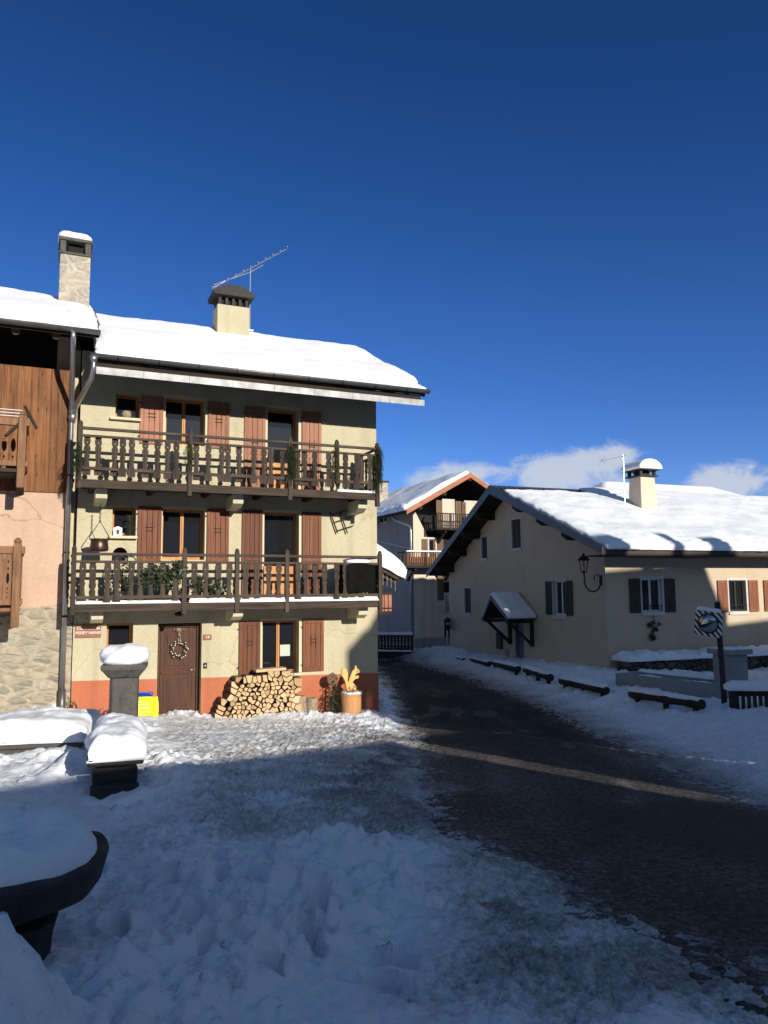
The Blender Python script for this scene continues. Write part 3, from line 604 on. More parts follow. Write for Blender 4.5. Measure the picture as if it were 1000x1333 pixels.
def axis(parts, far):
    v = [parts[0][0]]
    for a, b, s in parts: v += list(np.arange(a + s, b + 1e-6, s))
    up = [v[-1]]; st = parts[-1][2]
    while up[-1] < far: st *= 1.25; up.append(up[-1] + st)
    dn = [v[0]]; st = parts[0][2]
    while dn[-1] > -far: st *= 1.25; dn.append(dn[-1] - st)
    return np.array(dn[:0:-1] + v + up[1:])
GX = axis([(-12, -6, .07), (-6, -2.2, .032), (-2.2, 3.4, .016), (3.4, 6, .032), (6, 14, .07)], 800)
GY = axis([(1.2, 2.3, .06), (2.3, 6.2, .016), (6.2, 12, .03), (12, 24, .06), (24, 48, .2)], 800)
def build_ground():
    X, Y = np.meshgrid(GX, GY, indexing='ij'); Z, D = land(X.ravel(), Y.ravel())
    nx, ny = X.shape; me = bpy.data.meshes.new('ground')
    co = np.stack([X.ravel(), Y.ravel(), Z], 1).astype(np.float32)
    idx = np.arange(nx * ny).reshape(nx, ny); q = np.stack([idx[:-1, :-1], idx[1:, :-1], idx[1:, 1:], idx[:-1, 1:]], -1).reshape(-1, 4)
    def mk(me, co, q, attr, vals, mat):
        me.vertices.add(len(co)); me.vertices.foreach_set('co', co.ravel())
        me.loops.add(q.size); me.loops.foreach_set('vertex_index', q.ravel().astype(np.int32))
        me.polygons.add(len(q)); me.polygons.foreach_set('loop_start', np.arange(0, q.size, 4, dtype=np.int32)); me.polygons.foreach_set('loop_total', np.full(len(q), 4, np.int32))
        me.polygons.foreach_set('use_smooth', np.ones(len(q), bool))
        at = me.attributes.new(attr, 'FLOAT', 'POINT'); at.data.foreach_set('value', vals.astype(np.float32))
        me.update(); me.validate(); me.materials.append(mat)
    mk(me, co, q, 'dirt', D, M['ground'])
    o = bpy.data.objects.new('ground', me); COL.objects.link(o)
    tag(o, 'snow covered ground, clean and lumpy at the left and worn brown beside the road', None, None, 'structure')
    # the road sheet, a thin layer that the snow laps over at both edges
    gx = GX[(GX > -12) & (GX < 12)][::2]; gy = GY[(GY > -42) & (GY < 52)][::2]
    X, Y = np.meshgrid(gx, gy, indexing='ij'); x = X.ravel(); y = Y.ravel()
    dl = seg_dist(x, y, ROAD_L); dr = seg_dist(x, y, ROAD_R); ins = in_poly(x, y, np.concatenate([ROAD_L, ROAD_R[::-1]]))
    d = np.where(ins, -1, 1) * np.minimum(dl, dr)
    lat = dl / (dl + dr + 1e-6)
    z = base(x, y) - 0.012 + 0.006 * fbm(x * 7, y * 7, 3, 71) + 0.004 * fbm(x * 22, y * 22, 2, 72)
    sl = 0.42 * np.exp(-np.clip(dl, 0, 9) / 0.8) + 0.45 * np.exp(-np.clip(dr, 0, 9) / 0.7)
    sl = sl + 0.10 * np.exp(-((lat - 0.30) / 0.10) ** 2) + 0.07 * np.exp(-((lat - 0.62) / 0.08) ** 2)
    sl = sl + 0.16 * sstep(8.5, 5.0, y) * sstep(0.75, 0.25, lat) + 0.30 * sstep(0.35, 0.7, fbm(x * 0.9, y * 0.35, 4, 73)) + 0.22 * sstep(14.5, 11, y) * sstep(7.0, 9.5, y)  # last term lightens the road colour so the sun streak reads brighter
    nx, ny = X.shape; idx = np.arange(nx * ny).reshape(nx, ny); q = np.stack([idx[:-1, :-1], idx[1:, :-1], idx[1:, 1:], idx[:-1, 1:]], -1).reshape(-1, 4)
    keep = (d < 0.5)[q].all(1); q = q[keep]; used = np.unique(q); rem = np.full(nx * ny, -1); rem[used] = np.arange(len(used))
    me = bpy.data.meshes.new('road'); mk(me, np.stack([x, y, z], 1)[used].astype(np.float32), rem[q], 'slush_and_sunstreak', sl[used], M['asphalt'])
    o = bpy.data.objects.new('road', me); COL.objects.link(o)
    tag(o, 'dark wet road curving between the cream house and the beige house', None, None, 'structure')
build_ground()

# dark ridge added behind the viewer to cut low sky glow, lower than the sun
def glow_blocker():
    mb = MB(); n = 72; r0, r1 = 180.0, 420.0; vs = []
    for i in range(n + 1):
        a = math.atan2(0.582, -0.813) - R(100) + R(190) * i / n; t = .205 + .012 * float(noise2(i * .35, 2.2, 5)) - .05 * max(0, abs(i / n - .5) - .3) * 5
        vs += [(r0 * math.sin(a), r0 * math.cos(a), 0), ((r0 + 120) * math.sin(a), (r0 + 120) * math.cos(a), (r0 + 120) * t * .8), (r1 * math.sin(a), r1 * math.cos(a), r1 * t), ((r1 + 60) * math.sin(a), (r1 + 60) * math.cos(a), 0)]
    mb.add(vs, [(i * 4 + k, i * 4 + 4 + k, i * 4 + 5 + k, i * 4 + 1 + k) for i in range(n) for k in range(3)])
    tag(mb.build('glow_blocker', 'blocker_dark', None, False), 'added ridge blocking low sky glow behind the viewer, outside the photograph', None, None, 'structure')
M['blocker_dark'] = m_simple('dark_glow_blocker', (0.05, 0.06, 0.05), 0.95, 0, 0.4, .05, 0)
glow_blocker()
# ------------------------------------------------------------------ sun and sky
SUN = np.array([0.582, -0.813]); EL = math.atan(0.298)
sl = bpy.data.lights.new('sun', 'SUN'); so = bpy.data.objects.new('sun', sl); COL.objects.link(so)
sl.energy = 5.0; sl.angle = R(0.5); sl.color = (1.0, 0.93, 0.82)
sd = Vector((-SUN[0] * math.cos(EL), -SUN[1] * math.cos(EL), -math.sin(EL))); so.rotation_euler = sd.to_track_quat('-Z', 'Y').to_euler()
W = bpy.data.worlds.new('World'); S.world = W; W.use_nodes = True
nt = W.node_tree; bg = nt.nodes['Background']
sky = N(nt, 'ShaderNodeTexSky', sky_type='NISHITA'); sky.sun_disc = False; sky.sun_elevation = EL; sky.sun_rotation = math.atan2(SUN[0], SUN[1])
sky.altitude = 1400; sky.air_density = 1.0; sky.dust_density = 0.25; sky.ozone_density = 2.2
bg.inputs['Strength'].default_value = 0.054
tc = N(nt, 'ShaderNodeTexCoord'); gen = tc.outputs['Generated']
def wdir(px, py): d = ray(px, py); return d / np.linalg.norm(d)
cover = None
for px, py, rx, ry in [(588, 622, 60, 26), (725, 622, 105, 34), (775, 600, 55, 26), (640, 650, 110, 20), (945, 632, 62, 25), (1080, 640, 60, 22), (-150, 640, 160, 30), (1500, 610, 160, 36), (800, 650, 120, 18)]:
    c = wdir(px, py); az = math.atan2(c[0], c[1])
    s = N(nt, 'ShaderNodeVectorMath', operation='SUBTRACT'); L(nt, gen, s.inputs[0]); s.inputs[1].default_value = tuple(c)
    mp = N(nt, 'ShaderNodeMapping'); mp.vector_type = 'TEXTURE'; mp.inputs['Rotation'].default_value = (0, 0, -az); mp.inputs['Scale'].default_value = (rx / 1000, 0.3, ry / 1000)
    L(nt, s.outputs[0], mp.inputs['Vector'])
    ln = N(nt, 'ShaderNodeVectorMath', operation='LENGTH'); L(nt, mp.outputs[0], ln.inputs[0])
    mr = N(nt, 'ShaderNodeMapRange'); L(nt, ln.outputs['Value'], mr.inputs[0]); mr.inputs[1].default_value = 1.35; mr.inputs[2].default_value = 0.0; mr.inputs[3].default_value = 0; mr.inputs[4].default_value = 1
    if cover is None: cover = mr.outputs[0]
    else:
        mx = N(nt, 'ShaderNodeMath', operation='MAXIMUM'); L(nt, cover, mx.inputs[0]); L(nt, mr.outputs[0], mx.inputs[1]); cover = mx.outputs[0]
cm = N(nt, 'ShaderNodeMapping'); cm.inputs['Scale'].default_value = (1, 1, 1.5); L(nt, gen, cm.inputs['Vector'])
cn = N(nt, 'ShaderNodeTexNoise', Scale=15.0, Detail=10.0, Roughness=0.62, Distortion=0.5); L(nt, cm.outputs[0], cn.inputs['Vector'])
ca = N(nt, 'ShaderNodeMath', operation='MULTIPLY_ADD'); L(nt, cn.outputs['Fac'], ca.inputs[0]); ca.inputs[1].default_value = 2.4; L(nt, cover, ca.inputs[2])
cf = N(nt, 'ShaderNodeMapRange', interpolation_type='SMOOTHSTEP'); L(nt, ca.outputs[0], cf.inputs[0]); cf.inputs[1].default_value = 1.40; cf.inputs[2].default_value = 2.05; cf.inputs[3].default_value = 0; cf.inputs[4].default_value = 0.8
cgate = N(nt, 'ShaderNodeMapRange'); L(nt, cover, cgate.inputs[0]); cgate.inputs[1].default_value = 0.02; cgate.inputs[2].default_value = 0.3
cfm = N(nt, 'ShaderNodeMath', operation='MULTIPLY'); L(nt, cf.outputs[0], cfm.inputs[0]); L(nt, cgate.outputs[0], cfm.inputs[1])
hs = N(nt, 'ShaderNodeHueSaturation'); hs.inputs['Saturation'].default_value = 1.3; hs.inputs['Value'].default_value = 1.6; L(nt, sky.outputs[0], hs.inputs['Color'])
# deep winter blue opposite the sun, paler towards the sun's side and overhead
sx = N(nt, 'ShaderNodeSeparateXYZ'); L(nt, gen, sx.inputs[0])
tint = ramp(nt, sx.outputs['Z'], [(0.0, (.62, .58, .80)), (0.14, (.64, .58, .84)), (0.35, (.78, .53, .70)), (0.62, (.72, .41, .52)), (1.0, (.8, .5, .5))])
deep = mixc(nt, 1.0, hs.outputs['Color'], tint, 'MULTIPLY')
hs3 = N(nt, 'ShaderNodeHueSaturation'); hs3.inputs['Value'].default_value = 1.66; hs3.inputs['Saturation'].default_value = 1.05; L(nt, deep, hs3.inputs['Color'])
hs2 = N(nt, 'ShaderNodeHueSaturation'); hs2.inputs['Saturation'].default_value = 0.98; hs2.inputs['Value'].default_value = 1.95; L(nt, sky.outputs[0], hs2.inputs['Color'])
dv = N(nt, 'ShaderNodeVectorMath', operation='DOT_PRODUCT'); L(nt, gen, dv.inputs[0]); dv.inputs[1].default_value = (-SUN[0], -SUN[1], 0)
dm = N(nt, 'ShaderNodeMapRange', interpolation_type='SMOOTHSTEP'); L(nt, dv.outputs['Value'], dm.inputs[0]); dm.inputs[1].default_value = 0.0; dm.inputs[2].default_value = 0.34
skyc = mixc(nt, dm.outputs[0], hs2.outputs['Color'], hs3.outputs['Color'])
SKYCLOUD = (10.5, 11.2, 12.4)
cc = mixc(nt, cfm.outputs[0], skyc, SKYCLOUD)
L(nt, cc, bg.inputs['Color'])
S.view_settings.view_transform = 'Standard'; S.view_settings.look = 'None'; S.view_settings.exposure = 0.14; S.view_settings.gamma = 1.0
# ------------------------------------------------------------------ shared building parts
def window_part(root, X0, X1, Z0, Z1, y=0.14, mull=1, fm='frame', fw=0.055, pane='glass', name='window', low=0.0, bars=()):
    """a window set at depth y: frame with casement stiles, panes as sub-part"""
    mb = MB()
    mb.box(X0, X0 + fw, y - .03, y + .04, Z0, Z1); mb.box(X1 - fw, X1, y - .03, y + .04, Z0, Z1)
    mb.box(X0 + fw, X1 - fw, y - .03, y + .04, Z1 - fw, Z1); mb.box(X0 + fw, X1 - fw, y - .032, y + .04, Z0, Z0 + fw * 1.25)
    for k in range(mull):
        xm = X0 + (X1 - X0) * (k + 1) / (mull + 1); mb.box(xm - fw * .7, xm + fw * .7, y - .022, y + .036, Z0 + fw * 1.25, Z1 - fw)
        mb.box(xm - fw * .16, xm + fw * .16, y - .034, y - .021, Z0 + fw * 1.25, Z1 - fw)
    if low: mb.box(X0 + fw, X1 - fw, y - .015, y + .03, Z0 + fw * 1.25, Z0 + low); mb.box(X0 + fw + .08, X1 - fw - .08, y - .024, y - .014, Z0 + .14, Z0 + low - .08)
    for zb in bars: mb.box(X0 + fw, X1 - fw, y - .012, y + .03, zb - .012, zb + .012)
    w = mb.build(name, fm, root, bevel=.006)
    MB().quad((X0 + fw * .5, y + .02, Z0 + .02), (X1 - fw * .5, y + .02, Z0 + .02), (X1 - fw * .5, y + .02, Z1 - .02), (X0 + fw * .5, y + .02, Z1 - .02)).build('pane', pane, w)
    return w
def shutter_part(root, X0, X1, Z0, Z1, mt, y=-0.045, strap=True, tilt=0.0, mid=False):
    """a boarded shutter folded back on the wall, with stiles, planks and iron straps"""
    mb = MB(); s = 0.075; t = 0.035
    mb.box(X0, X0 + s, y, y + t, Z0, Z1); mb.box(X1 - s, X1, y, y + t, Z0, Z1)
    mb.box(X0 + s, X1 - s, y + .001, y + t, Z1 - s * 1.1, Z1); mb.box(X0 + s, X1 - s, y + .001, y + t, Z0, Z0 + s * 1.2)
    if mid: zm = Z0 + (Z1 - Z0) * .42; mb.box(X0 + s, X1 - s, y + .001, y + t, zm, zm + s)
    n = 3; w = (X1 - X0 - 2 * s) / n
    for k in range(n): mb.box(X0 + s + k * w + .004, X0 + s + (k + 1) * w - .004, y + .013, y + t - .004, Z0 + s, Z1 - s)
    sh = mb.build('shutter', mt, root, bevel=.004)
    if strap:
        xm = (X0 + X1) / 2; zc = Z0 + (Z1 - Z0) * .56; st = MB()
        for dx in (-.055, .055): st.box(xm + dx - .005, xm + dx + .005, y - .004, y + .014, zc - .10, zc + .16)
        for dz in (0.0, .075): st.box(xm - .085, xm + .085, y - .006, y + .013, zc + dz - .006, zc + dz + .006)
        st.build('cut_out', 'darkwood', sh)
        for zz in (Z0 + .16, Z1 - .16): MB().box(X0 - .035, X0 + .02, y - .006, y + .01, zz - .012, zz + .012).build('hinge', 'iron', sh)
    return sh
BAL = [(0, .068), (.05, .074), (.14, .072), (.20, .056), (.30, .044), (.42, .036), (.455, .054), (.50, .054), (.53, .034), (.58, .048), (.65, .064), (.71, .060), (.745, .040), (.78, .058), (.85, .068), (.92, .058), (1, .062)]

def fir_spray(L_, n, seed, w=0.12, droop=0.8, nl=0.05, base_dir=None, mb=None, O=(0, 0, 0)):
    """needles along drooping twigs"""
    rn = random.Random(seed); mb = mb or MB(); O = Vector(O)
    for k in range(n):
        a = rn.uniform(0, 2 * PI); sp = rn.uniform(.1, 1) * w
        p = O + Vector((rn.uniform(-.02, .02), rn.uniform(-.02, .02), 0)); d = Vector((math.cos(a) * sp, math.sin(a) * sp, rn.uniform(-.1, .35))) if base_dir is None else (Vector(base_dir) + Vector((rn.uniform(-w, w), rn.uniform(-w, w), rn.uniform(-w, w))))
        d.normalize(); ln = L_ * rn.uniform(.45, 1.0); st = max(5, int(ln / 0.018)); prev = p.copy()
        for i in range(st):
            d = (d + Vector((0, 0, -droop * .12)) + Vector((rn.uniform(-.08, .08),) * 3)).normalized(); q = prev + d * (ln / st)
            sd = d.orthogonal().normalized(); sd.rotate(Matrix.Rotation(rn.uniform(0, 6.28), 3, d))
            mb.tri(prev + sd * .003, prev - sd * .003, q)
            for j in range(3):
                s2 = d.orthogonal().normalized(); s2.rotate(Matrix.Rotation(rn.uniform(0, 6.28), 3, d)); tip = prev + (s2 * .75 + d * .75) * nl * rn.uniform(.6, 1.1)
                wv = d.cross(s2) * .004
                mb.tri(prev + wv, prev - wv, tip)
            prev = q
    return mb
def leaf_clump(c, r, n, seed, size=.05, mb=None, flat=1.0):
    rn = random.Random(seed); mb = mb or MB()
    for k in range(n):
        v = Vector((rn.gauss(0, 1), rn.gauss(0, 1), rn.gauss(0, 1))).normalized() * (rn.random() ** .5); p = Vector(c) + Vector((v.x * r[0], v.y * r[1], v.z * r[2]))
        d = Vector((rn.uniform(-1, 1), rn.uniform(-1, 1), rn.uniform(-.7, .7))).normalized(); s = size * rn.uniform(.5, 1.2); w = d.orthogonal().normalized(); w.rotate(Matrix.Rotation(rn.uniform(0, 6.28), 3, d))
        mb.add([p, p + d * s * .5 + w * s * .28, p + d * s, p + d * s * .5 - w * s * .28], [(0, 1, 2, 3)])
    return mb

# ------------------------------------------------------------------ the cream house with two balconies
def cream_house():
    rt = thing('balcony_house', 'three storey cream house with orange base, red brown shutters and two wooden balconies', 'house', H1.w(0, 0, 0), H1.a)
    ops = [(.79, 1.29, 6.55, 7.10), (1.84, 2.71, 6.05, 7.12), (4.15, 4.90, 5.10, 7.08),
           (.79, 1.27, 4.0, 4.62), (1.82, 2.74, 3.50, 4.62), (4.09, 4.92, 2.60, 4.62),
           (.74, 1.27, 1.62, 2.15), (1.78, 2.71, .12, 2.12), (4.07, 4.93, .92, 2.13), (.80, 1.13, 3.40, 3.78)]
    W_ = 6.9; e0, e1, yr, zr = -1.2, 6.9, 2.9, 9.66          # eave/ridge line
    rz_ = lambda y: 7.55 + (y + 1.25) * (zr - 7.55) / (yr + 1.25)
    mb = wall_front(0.09, W_, -.6, 7.95, ops, .34); mb.mi = [0] * len(mb.f)
    # the shallow arched niche sits in the wall between the first floor sill and the floor
    wall = mb.build('wall', 'cream', rt, recalc=False)
    sd = MB()
    for x0, x1 in ((-.1, .07), (W_ - .30, W_ - .003)):
        sd.prismX([(0.25, -.6), (6.3, -.6), (6.3, rz_(yr) - (6.3 - yr) * .5 - .3), (yr, zr - .3), (0.25, rz_(0.25) - .3)], x0, x1)
    sd.box(.08, W_ - .31, 6.1, 6.3, -.6, 7.6)
    sd.build('side_wall', 'cream', rt)
    ib = MB(); 
    ib.box(.3, W_ - .4, .345, .36, -.2, 7.3)
    ar = MB(); ar.prismY([(.80, 3.40), (.80, 3.78), (1.13, 3.78), (1.13, 3.40)] [::-1] and [(.80, 3.60)] + [(.965 - .15 * math.cos(a), 3.60 + .15 * math.sin(a)) for a in np.linspace(0, PI, 14)] + [(1.13, 3.60), (1.13, 3.78), (.80, 3.78)], .0015, .12); ar.build('niche_arch', 'cream', rt)
    ib.build('room_back', 'dark', rt)
    du = MB()
    zt = lambda x: 1.0 - .025 * x
    for a, b in ((.09, 1.775), (2.715, W_ + .006)):
        du.prismY([(a, -.6), (b, -.6), (b, zt(b)), (a, zt(a))], -.012, .004)
    du.box(1.775, 2.715, -.02, .004, -.6, .115)
    du.prismX([(-.012, -.6), (6.3, -.6), (6.3, .8), (-.012, .82)], W_ + .0065, W_ + .012)
    du.build('base_band', 'orange', rt)
    # windows
    window_part(rt, .79, 1.29, 6.55, 7.10, .28, 0)
    window_part(rt, 1.84, 2.71, 6.05, 7.12, .28, 1)
    window_part(rt, 4.15, 4.90, 5.10, 7.08, .28, 0, low=.72)
    window_part(rt, .79, 1.27, 4.0, 4.62, .28, 0)
    window_part(rt, 1.82, 2.74, 3.50, 4.62, .28, 1)
    window_part(rt, 4.09, 4.92, 2.60, 4.62, .28, 0, low=.78)
    window_part(rt, .74, 1.27, 1.62, 2.15, .28, 0)
    w = window_part(rt, 4.07, 4.93, .92, 2.13, .28, 1)
    cl = MB(); cl.box(4.56, 4.80, .285, .291, 1.30, 1.56); cl.build('paper_sheet', 'paper', w)
    for (x0, x1, z, dp) in ((.68, 1.31, 6.49, .10), (.72, 1.30, 3.93, .12), (4.02, 4.98, .88, .12)):
        s = MB().box(x0, x1, -dp, .22, z, z + .06).build('window_sill', 'creamlt', rt, bevel=.01)
    # plastered surrounds lighter than the roughcast
    for (a, b, c, d) in (ops[1], ops[2], ops[4], ops[5], ops[8]):
        sr = MB(); sr.prismY([(a - .05, c), (a, c), (a, d), (b, d), (b, c), (b + .05, c), (b + .05, d + .05), (a - .05, d + .05)], -.006, .004); sr.build('window_surround', 'creamlt', rt)
    for (x0, x1, z0, z1, mt_, st) in ((1.30, 1.79, 6.02, 7.08, 'shutter_pale', 1), (2.77, 3.25, 6.02, 7.08, 'shutter_pale', 1), (3.60, 4.09, 5.12, 7.05, 'shutter_pale', 1), (4.98, 5.46, 5.12, 7.05, 'shutter_pale', 1),
                           (1.31, 1.80, 3.44, 4.64, 'shutter', 1), (2.78, 3.27, 3.46, 4.64, 'shutter', 1), (3.57, 4.04, 2.66, 4.64, 'shutter', 0), (4.99, 5.46, 2.66, 4.64, 'shutter', 0),
                           (3.53, 4.01, .95, 2.12, 'shutter', 1), (5.01, 5.52, .95, 2.13, 'shutter', 1)):
        shutter_part(rt, x0, x1, z0, z1, mt_, strap=bool(st), mid=(z1 - z0 > 1.5))
    # front door with its panels
    d = MB(); y = .24
    d.box(1.78, 1.86, y - .04, y + .05, .1605, 2.10); d.box(2.64, 2.71, y - .04, y + .05, .1605, 2.10); d.box(1.86, 2.64, y - .04, y + .05, 2.02, 2.10); d.box(1.78, 2.71, .01, y + .05, .121, .16)
    d.box(1.865, 2.635, y, y + .04, .165, 2.015)
    for (a, b) in ((.26, .98), (1.12, 1.94)):
        d.box(1.95, 2.55, y - .012, y + .01, a, b); d.box(2.01, 2.49, y - .026, y, a + .07, b - .07)
    d.box(1.88, 2.62, y - .018, y + .01, 1.02, 1.075)
    dr = d.build('door', 'door', rt, bevel=.008)
    h = MB(); h.box(2.585, 2.615, y - .014, y, .96, 1.16); h.tube([(2.60, y - .01, 1.09), (2.60, y - .055, 1.09), (2.47, y - .06, 1.095)], .011, 8); h.build('handle', 'steel', dr, True)
    MB().box(1.70, 2.80, -.26, -.021, -.2, .10).build('door_step', 'orange', rt, bevel=.01)
    b_ = MB(); b_.box(2.755, 2.83, -.03, .002, 1.13, 1.25); bb = b_.build('doorbell', 'darkwood', rt, bevel=.006); MB().lathe([(.014, 0), (.014, .01)], 10).xf(Matrix.Translation((2.793, -.03, 1.19)) @ Matrix.Rotation(PI / 2, 4, 'X')).build('button', 'white', bb)
    lp = MB(); lp.lathe([(.02, .0), (.09, -.03), (.10, -.07), (.05, -.10)], 14, (2.17, -.30, 2.38)); lp.build('porch_lamp', 'iron', rt, True)
    # masonry brackets under the balconies
    for x, z in ((.40, 4.60), (3.20, 4.60), (6.12, 4.60), (.39, 2.16), (3.22, 2.16), (6.12, 2.14)):
        b = MB(); wd = .23
        b.prismX([(0.05, z), (-.50, z + .02), (-.72, z + .10), (-.75, z + .17), (-.75, z + .30), (0.05, z + .30)], x, x + wd); b.build('bracket', 'creamlt', rt, bevel=.01)
    # balconies
    def balcony(zf, zt, x0, x1, posts, mids, low):
        Y0 = -1.02
        bal = MB()
        for k in range(8): bal.box(x0 + .02, x1 - .02, -.995 + k * .124, -.995 + k * .124 + .118, zf + .105, zf + .15)
        for xj in np.linspace(x0 + .3, x1 - .3, 6): bal.box(xj - .05, xj + .05, -.93, -.02, zf + .005, zf + .104)
        bo = bal.build('balcony', 'darkwood', rt)
        xs_ = [x0] + mids + [x1]
        for a, b in zip(xs_[:-1], xs_[1:]):
            MB().box(a + .012, b - .012, Y0 - .02, Y0 + .05, zf - .005, zf + .165).build('fascia_beam', 'beamwood', bo, bevel=.008)
        rails = MB()
        for zz, hh, dp in ((zt, .055, .075), (zt - .155, .05, .05), (low, .065, .05)):
            rails.box(x0, x1, Y0 - dp / 2, Y0 + dp / 2, zz - hh, zz)
            for xe in (x0 + .02, x1 - .02): rails.box(xe - .025, xe + .025, Y0 + .04, -.01, zz - hh - .001, zz - .002)
        rails.build('handrail', 'railwood', bo, bevel=.008)
        for xp, zb in posts:
            p = MB(); p.box(xp - .045, xp + .045, Y0 - .055, Y0 + .045, zb, zt + .05); p.lathe([(.045, 0), (.05, .03), (.03, .06), (.005, .075)], 8, (xp, Y0 - .005, zt + .05)); p.build('post', 'balwood', bo, bevel=.008)
        b0 = None; rn = random.Random(int(zf * 100))
        xs = np.arange(x0 + .20, x1 - .10, .218)
        protos = []
        for x in xs:
            if any(abs(x - xp) < .07 for xp, _ in posts): continue
            if len(protos) < 5:
                o = sawn_board(0, low - .17, zt - .17, [(t, w * rn.uniform(.93, 1.05)) for t, w in BAL], Y0 - .012, Y0 + .012, ((.80, .845, .011, 'd'),)).build('baluster', 'balwood', bo)
                o.location.x = x; protos.append(o)
            else:
                o = copy_part(rn.choice(protos)); o.location.x = x; COL
            o.rotation_euler = (rn.uniform(-.012, .012), rn.uniform(-.014, .014), 0); 
        for xe in (x0 + .02, x1 - .02):
            for yy in (-.80, -.58, -.36, -.14):
                o = sawn_board(0, low - .17, zt - .17, BAL, -.012, .012, ((.80, .845, .011, 'd'),)).build('baluster', 'balwood', bo); o.location = (xe, yy, 0); o.rotation_euler = (0, 0, PI / 2)
        return bo
    def fix_tilt(o): pass
    b2 = balcony(4.87, 6.09, .04, 6.50, [(.07, 4.85), (2.22, 4.78), (4.39, 4.78), (5.49, 5.2), (6.48, 4.72)], [2.22, 4.39], 5.29)
    b1 = balcony(2.42, 3.58, .0, 6.55, [(.03, 2.36), (2.15, 2.34), (3.24, 2.36), (4.33, 2.34), (6.53, 2.33)], [2.15, 3.24, 4.33], 2.73)
    snow_slab((.08, -1.06, 2.59), (2.0, 0, 0), (0, .22, 0), .05, .05, 40, 6, .012, 5, .01, 3).build('floor_snow', 'snow', b1, True)
    snow_slab((2.25, -1.06, 2.59), (.95, 0, 0), (0, .25, 0), .085, .06, 24, 6, .03, 5, .01, 4).build('floor_snow', 'snow', b1, True)
    snow_slab((3.3, -1.07, 2.59), (3.2, 0, 0), (0, .5, 0), .075, .05, 50, 8, .012, 5, .01, 5).build('floor_snow', 'snow', b1, True)
    snow_slab((5.5, -1.05, 5.04), (.95, 0, 0), (0, .4, 0), .05, .05, 24, 6, .012, 5, .01, 6).build('floor_snow', 'snow', b2, True)
    # wires of the shadow-casting sort: thin cable along the wall
    # roof
    x0, x1 = .3, 7.62
    rf = MB(); T = .16
    rf.prismX([(-1.25, 7.55), (yr, zr), (yr + 4.2, zr - 2.1), (yr + 4.2, zr - 2.1 - T), (yr, zr - T - .02), (-1.25, 7.55 - T)], x0, x1)
    roof = rf.build('roof', 'darkwood', rt)
    for xr in np.arange(.7, 7.5, .62): MB().beam((xr, -1.14, 7.33), (xr, -.003, 7.33 + 1.137 * .508), .10, .13).build('rafter', 'darkwood', roof)
    fl = MB(); n = 8
    for k in range(n):
        a = x0 + .02 + (x1 - x0) * k / n; fl.box(a, a + (x1 - x0) / n - .006, -1.215, -1.20, 7.14, 7.285)
    fl.prismX([(-1.199, 7.14), (-.3, 7.60), (-.3, 7.70), (-1.199, 7.285)], x1 - .06, x1 - .045)
    fl.build('flashing', 'flash', roof); MB().box(x0, x1 - .07, -1.198, -1.17, 7.2, 7.40).build('eave_board', 'darkwood', roof)
    vb = MB(); sl_ = (zr - 7.55) / (yr + 1.25)
    vb.prismX([(-1.22, 7.35), (yr, zr - .22), (yr, zr - .02), (-1.22, 7.56)], x1 + .002, x1 + .03); vb.build('barge_board', 'beamwood', roof)
    g = MB(); R_ = .085; xs = (x0 - .1, x1 + .08); arc = [(-1.33 + R_ * math.cos(a), 7.50 + R_ * math.sin(a)) for a in np.linspace(PI, 2 * PI, 10)]; arc2 = [(-1.33 + (R_ - .01) * math.cos(a), 7.50 + (R_ - .01) * math.sin(a)) for a in np.linspace(2 * PI, PI, 10)]
    g.prismX(arc + arc2, *xs); g.prismX(arc + [(arc[0][0], arc[0][1])], xs[1], xs[1] + .004)
    gut = g.build('gutter', 'gutter', roof, True)
    gb = MB()
    for xr in np.arange(x0 + .4, x1, .8): gb.prismX([(-1.33 + (R_ + .006) * math.cos(a), 7.50 + (R_ + .006) * math.sin(a)) for a in np.linspace(PI, 2 * PI, 10)] + [(-1.33 + (R_ + .0005) * math.cos(a), 7.50 + (R_ + .0005) * math.sin(a)) for a in np.linspace(2 * PI, PI, 10)], xr, xr + .02)
    gb.build('gutter_bracket', 'iron', gut)
    V = np.array([0, yr + 1.45, (yr + 1.45) * sl_])
    snow_slab((x0, -1.36, 7.55 - .11 * sl_ + .0), (x1 - x0 + .02, 0, 0), V, .19, .32, 170, 90, .022, 1.3, .06, 1, .03, eave_fray=.85).build('roof_snow', 'snow', roof, True)
    snow_slab((x0, yr + 4.1, zr - 2.05), (0, 0, 0) if False else (x1 - x0, 0, 0), (0, -4.2, 2.1), .22, .3, 60, 30, .03, 1.2, .06, 2, .03).build('roof_snow', 'snow', roof, True)
    # snow guard tubes peeping through near the eave
    sg = MB()
    for x in np.arange(.8, 7.4, .55): sg.box(x, x + .30, -.78, -.66, 7.80, 7.92)
    sg.build('snow_guard', 'darkwood', roof)
    # chimney
    ch = MB(); cx0, cx1, cy0, cy1 = 3.36, 4.20, 2.1, 2.75
    ch.box(cx0, cx1, cy0, cy1, 8.6, 10.22); c = ch.build('chimney', 'cream', rt, bevel=.015)
    cp = MB(); cp.box(cx0 + .02, cx1 - .02, cy0 + .02, cy1 - .02, 10.221, 10.24)
    for k in range(5):
        xx = cx0 + .03 + k * (cx1 - cx0 - .14) / 4
        for yy in (cy0 + .03, cy1 - .12): cp.box(xx, xx + .08, yy, yy + .09, 10.24, 10.45)
    for yy in (cy0 + .2, cy0 + .4): 
        for xx in (cx0 + .03, cx1 - .11): cp.box(xx, xx + .08, yy, yy + .09, 10.24, 10.45)
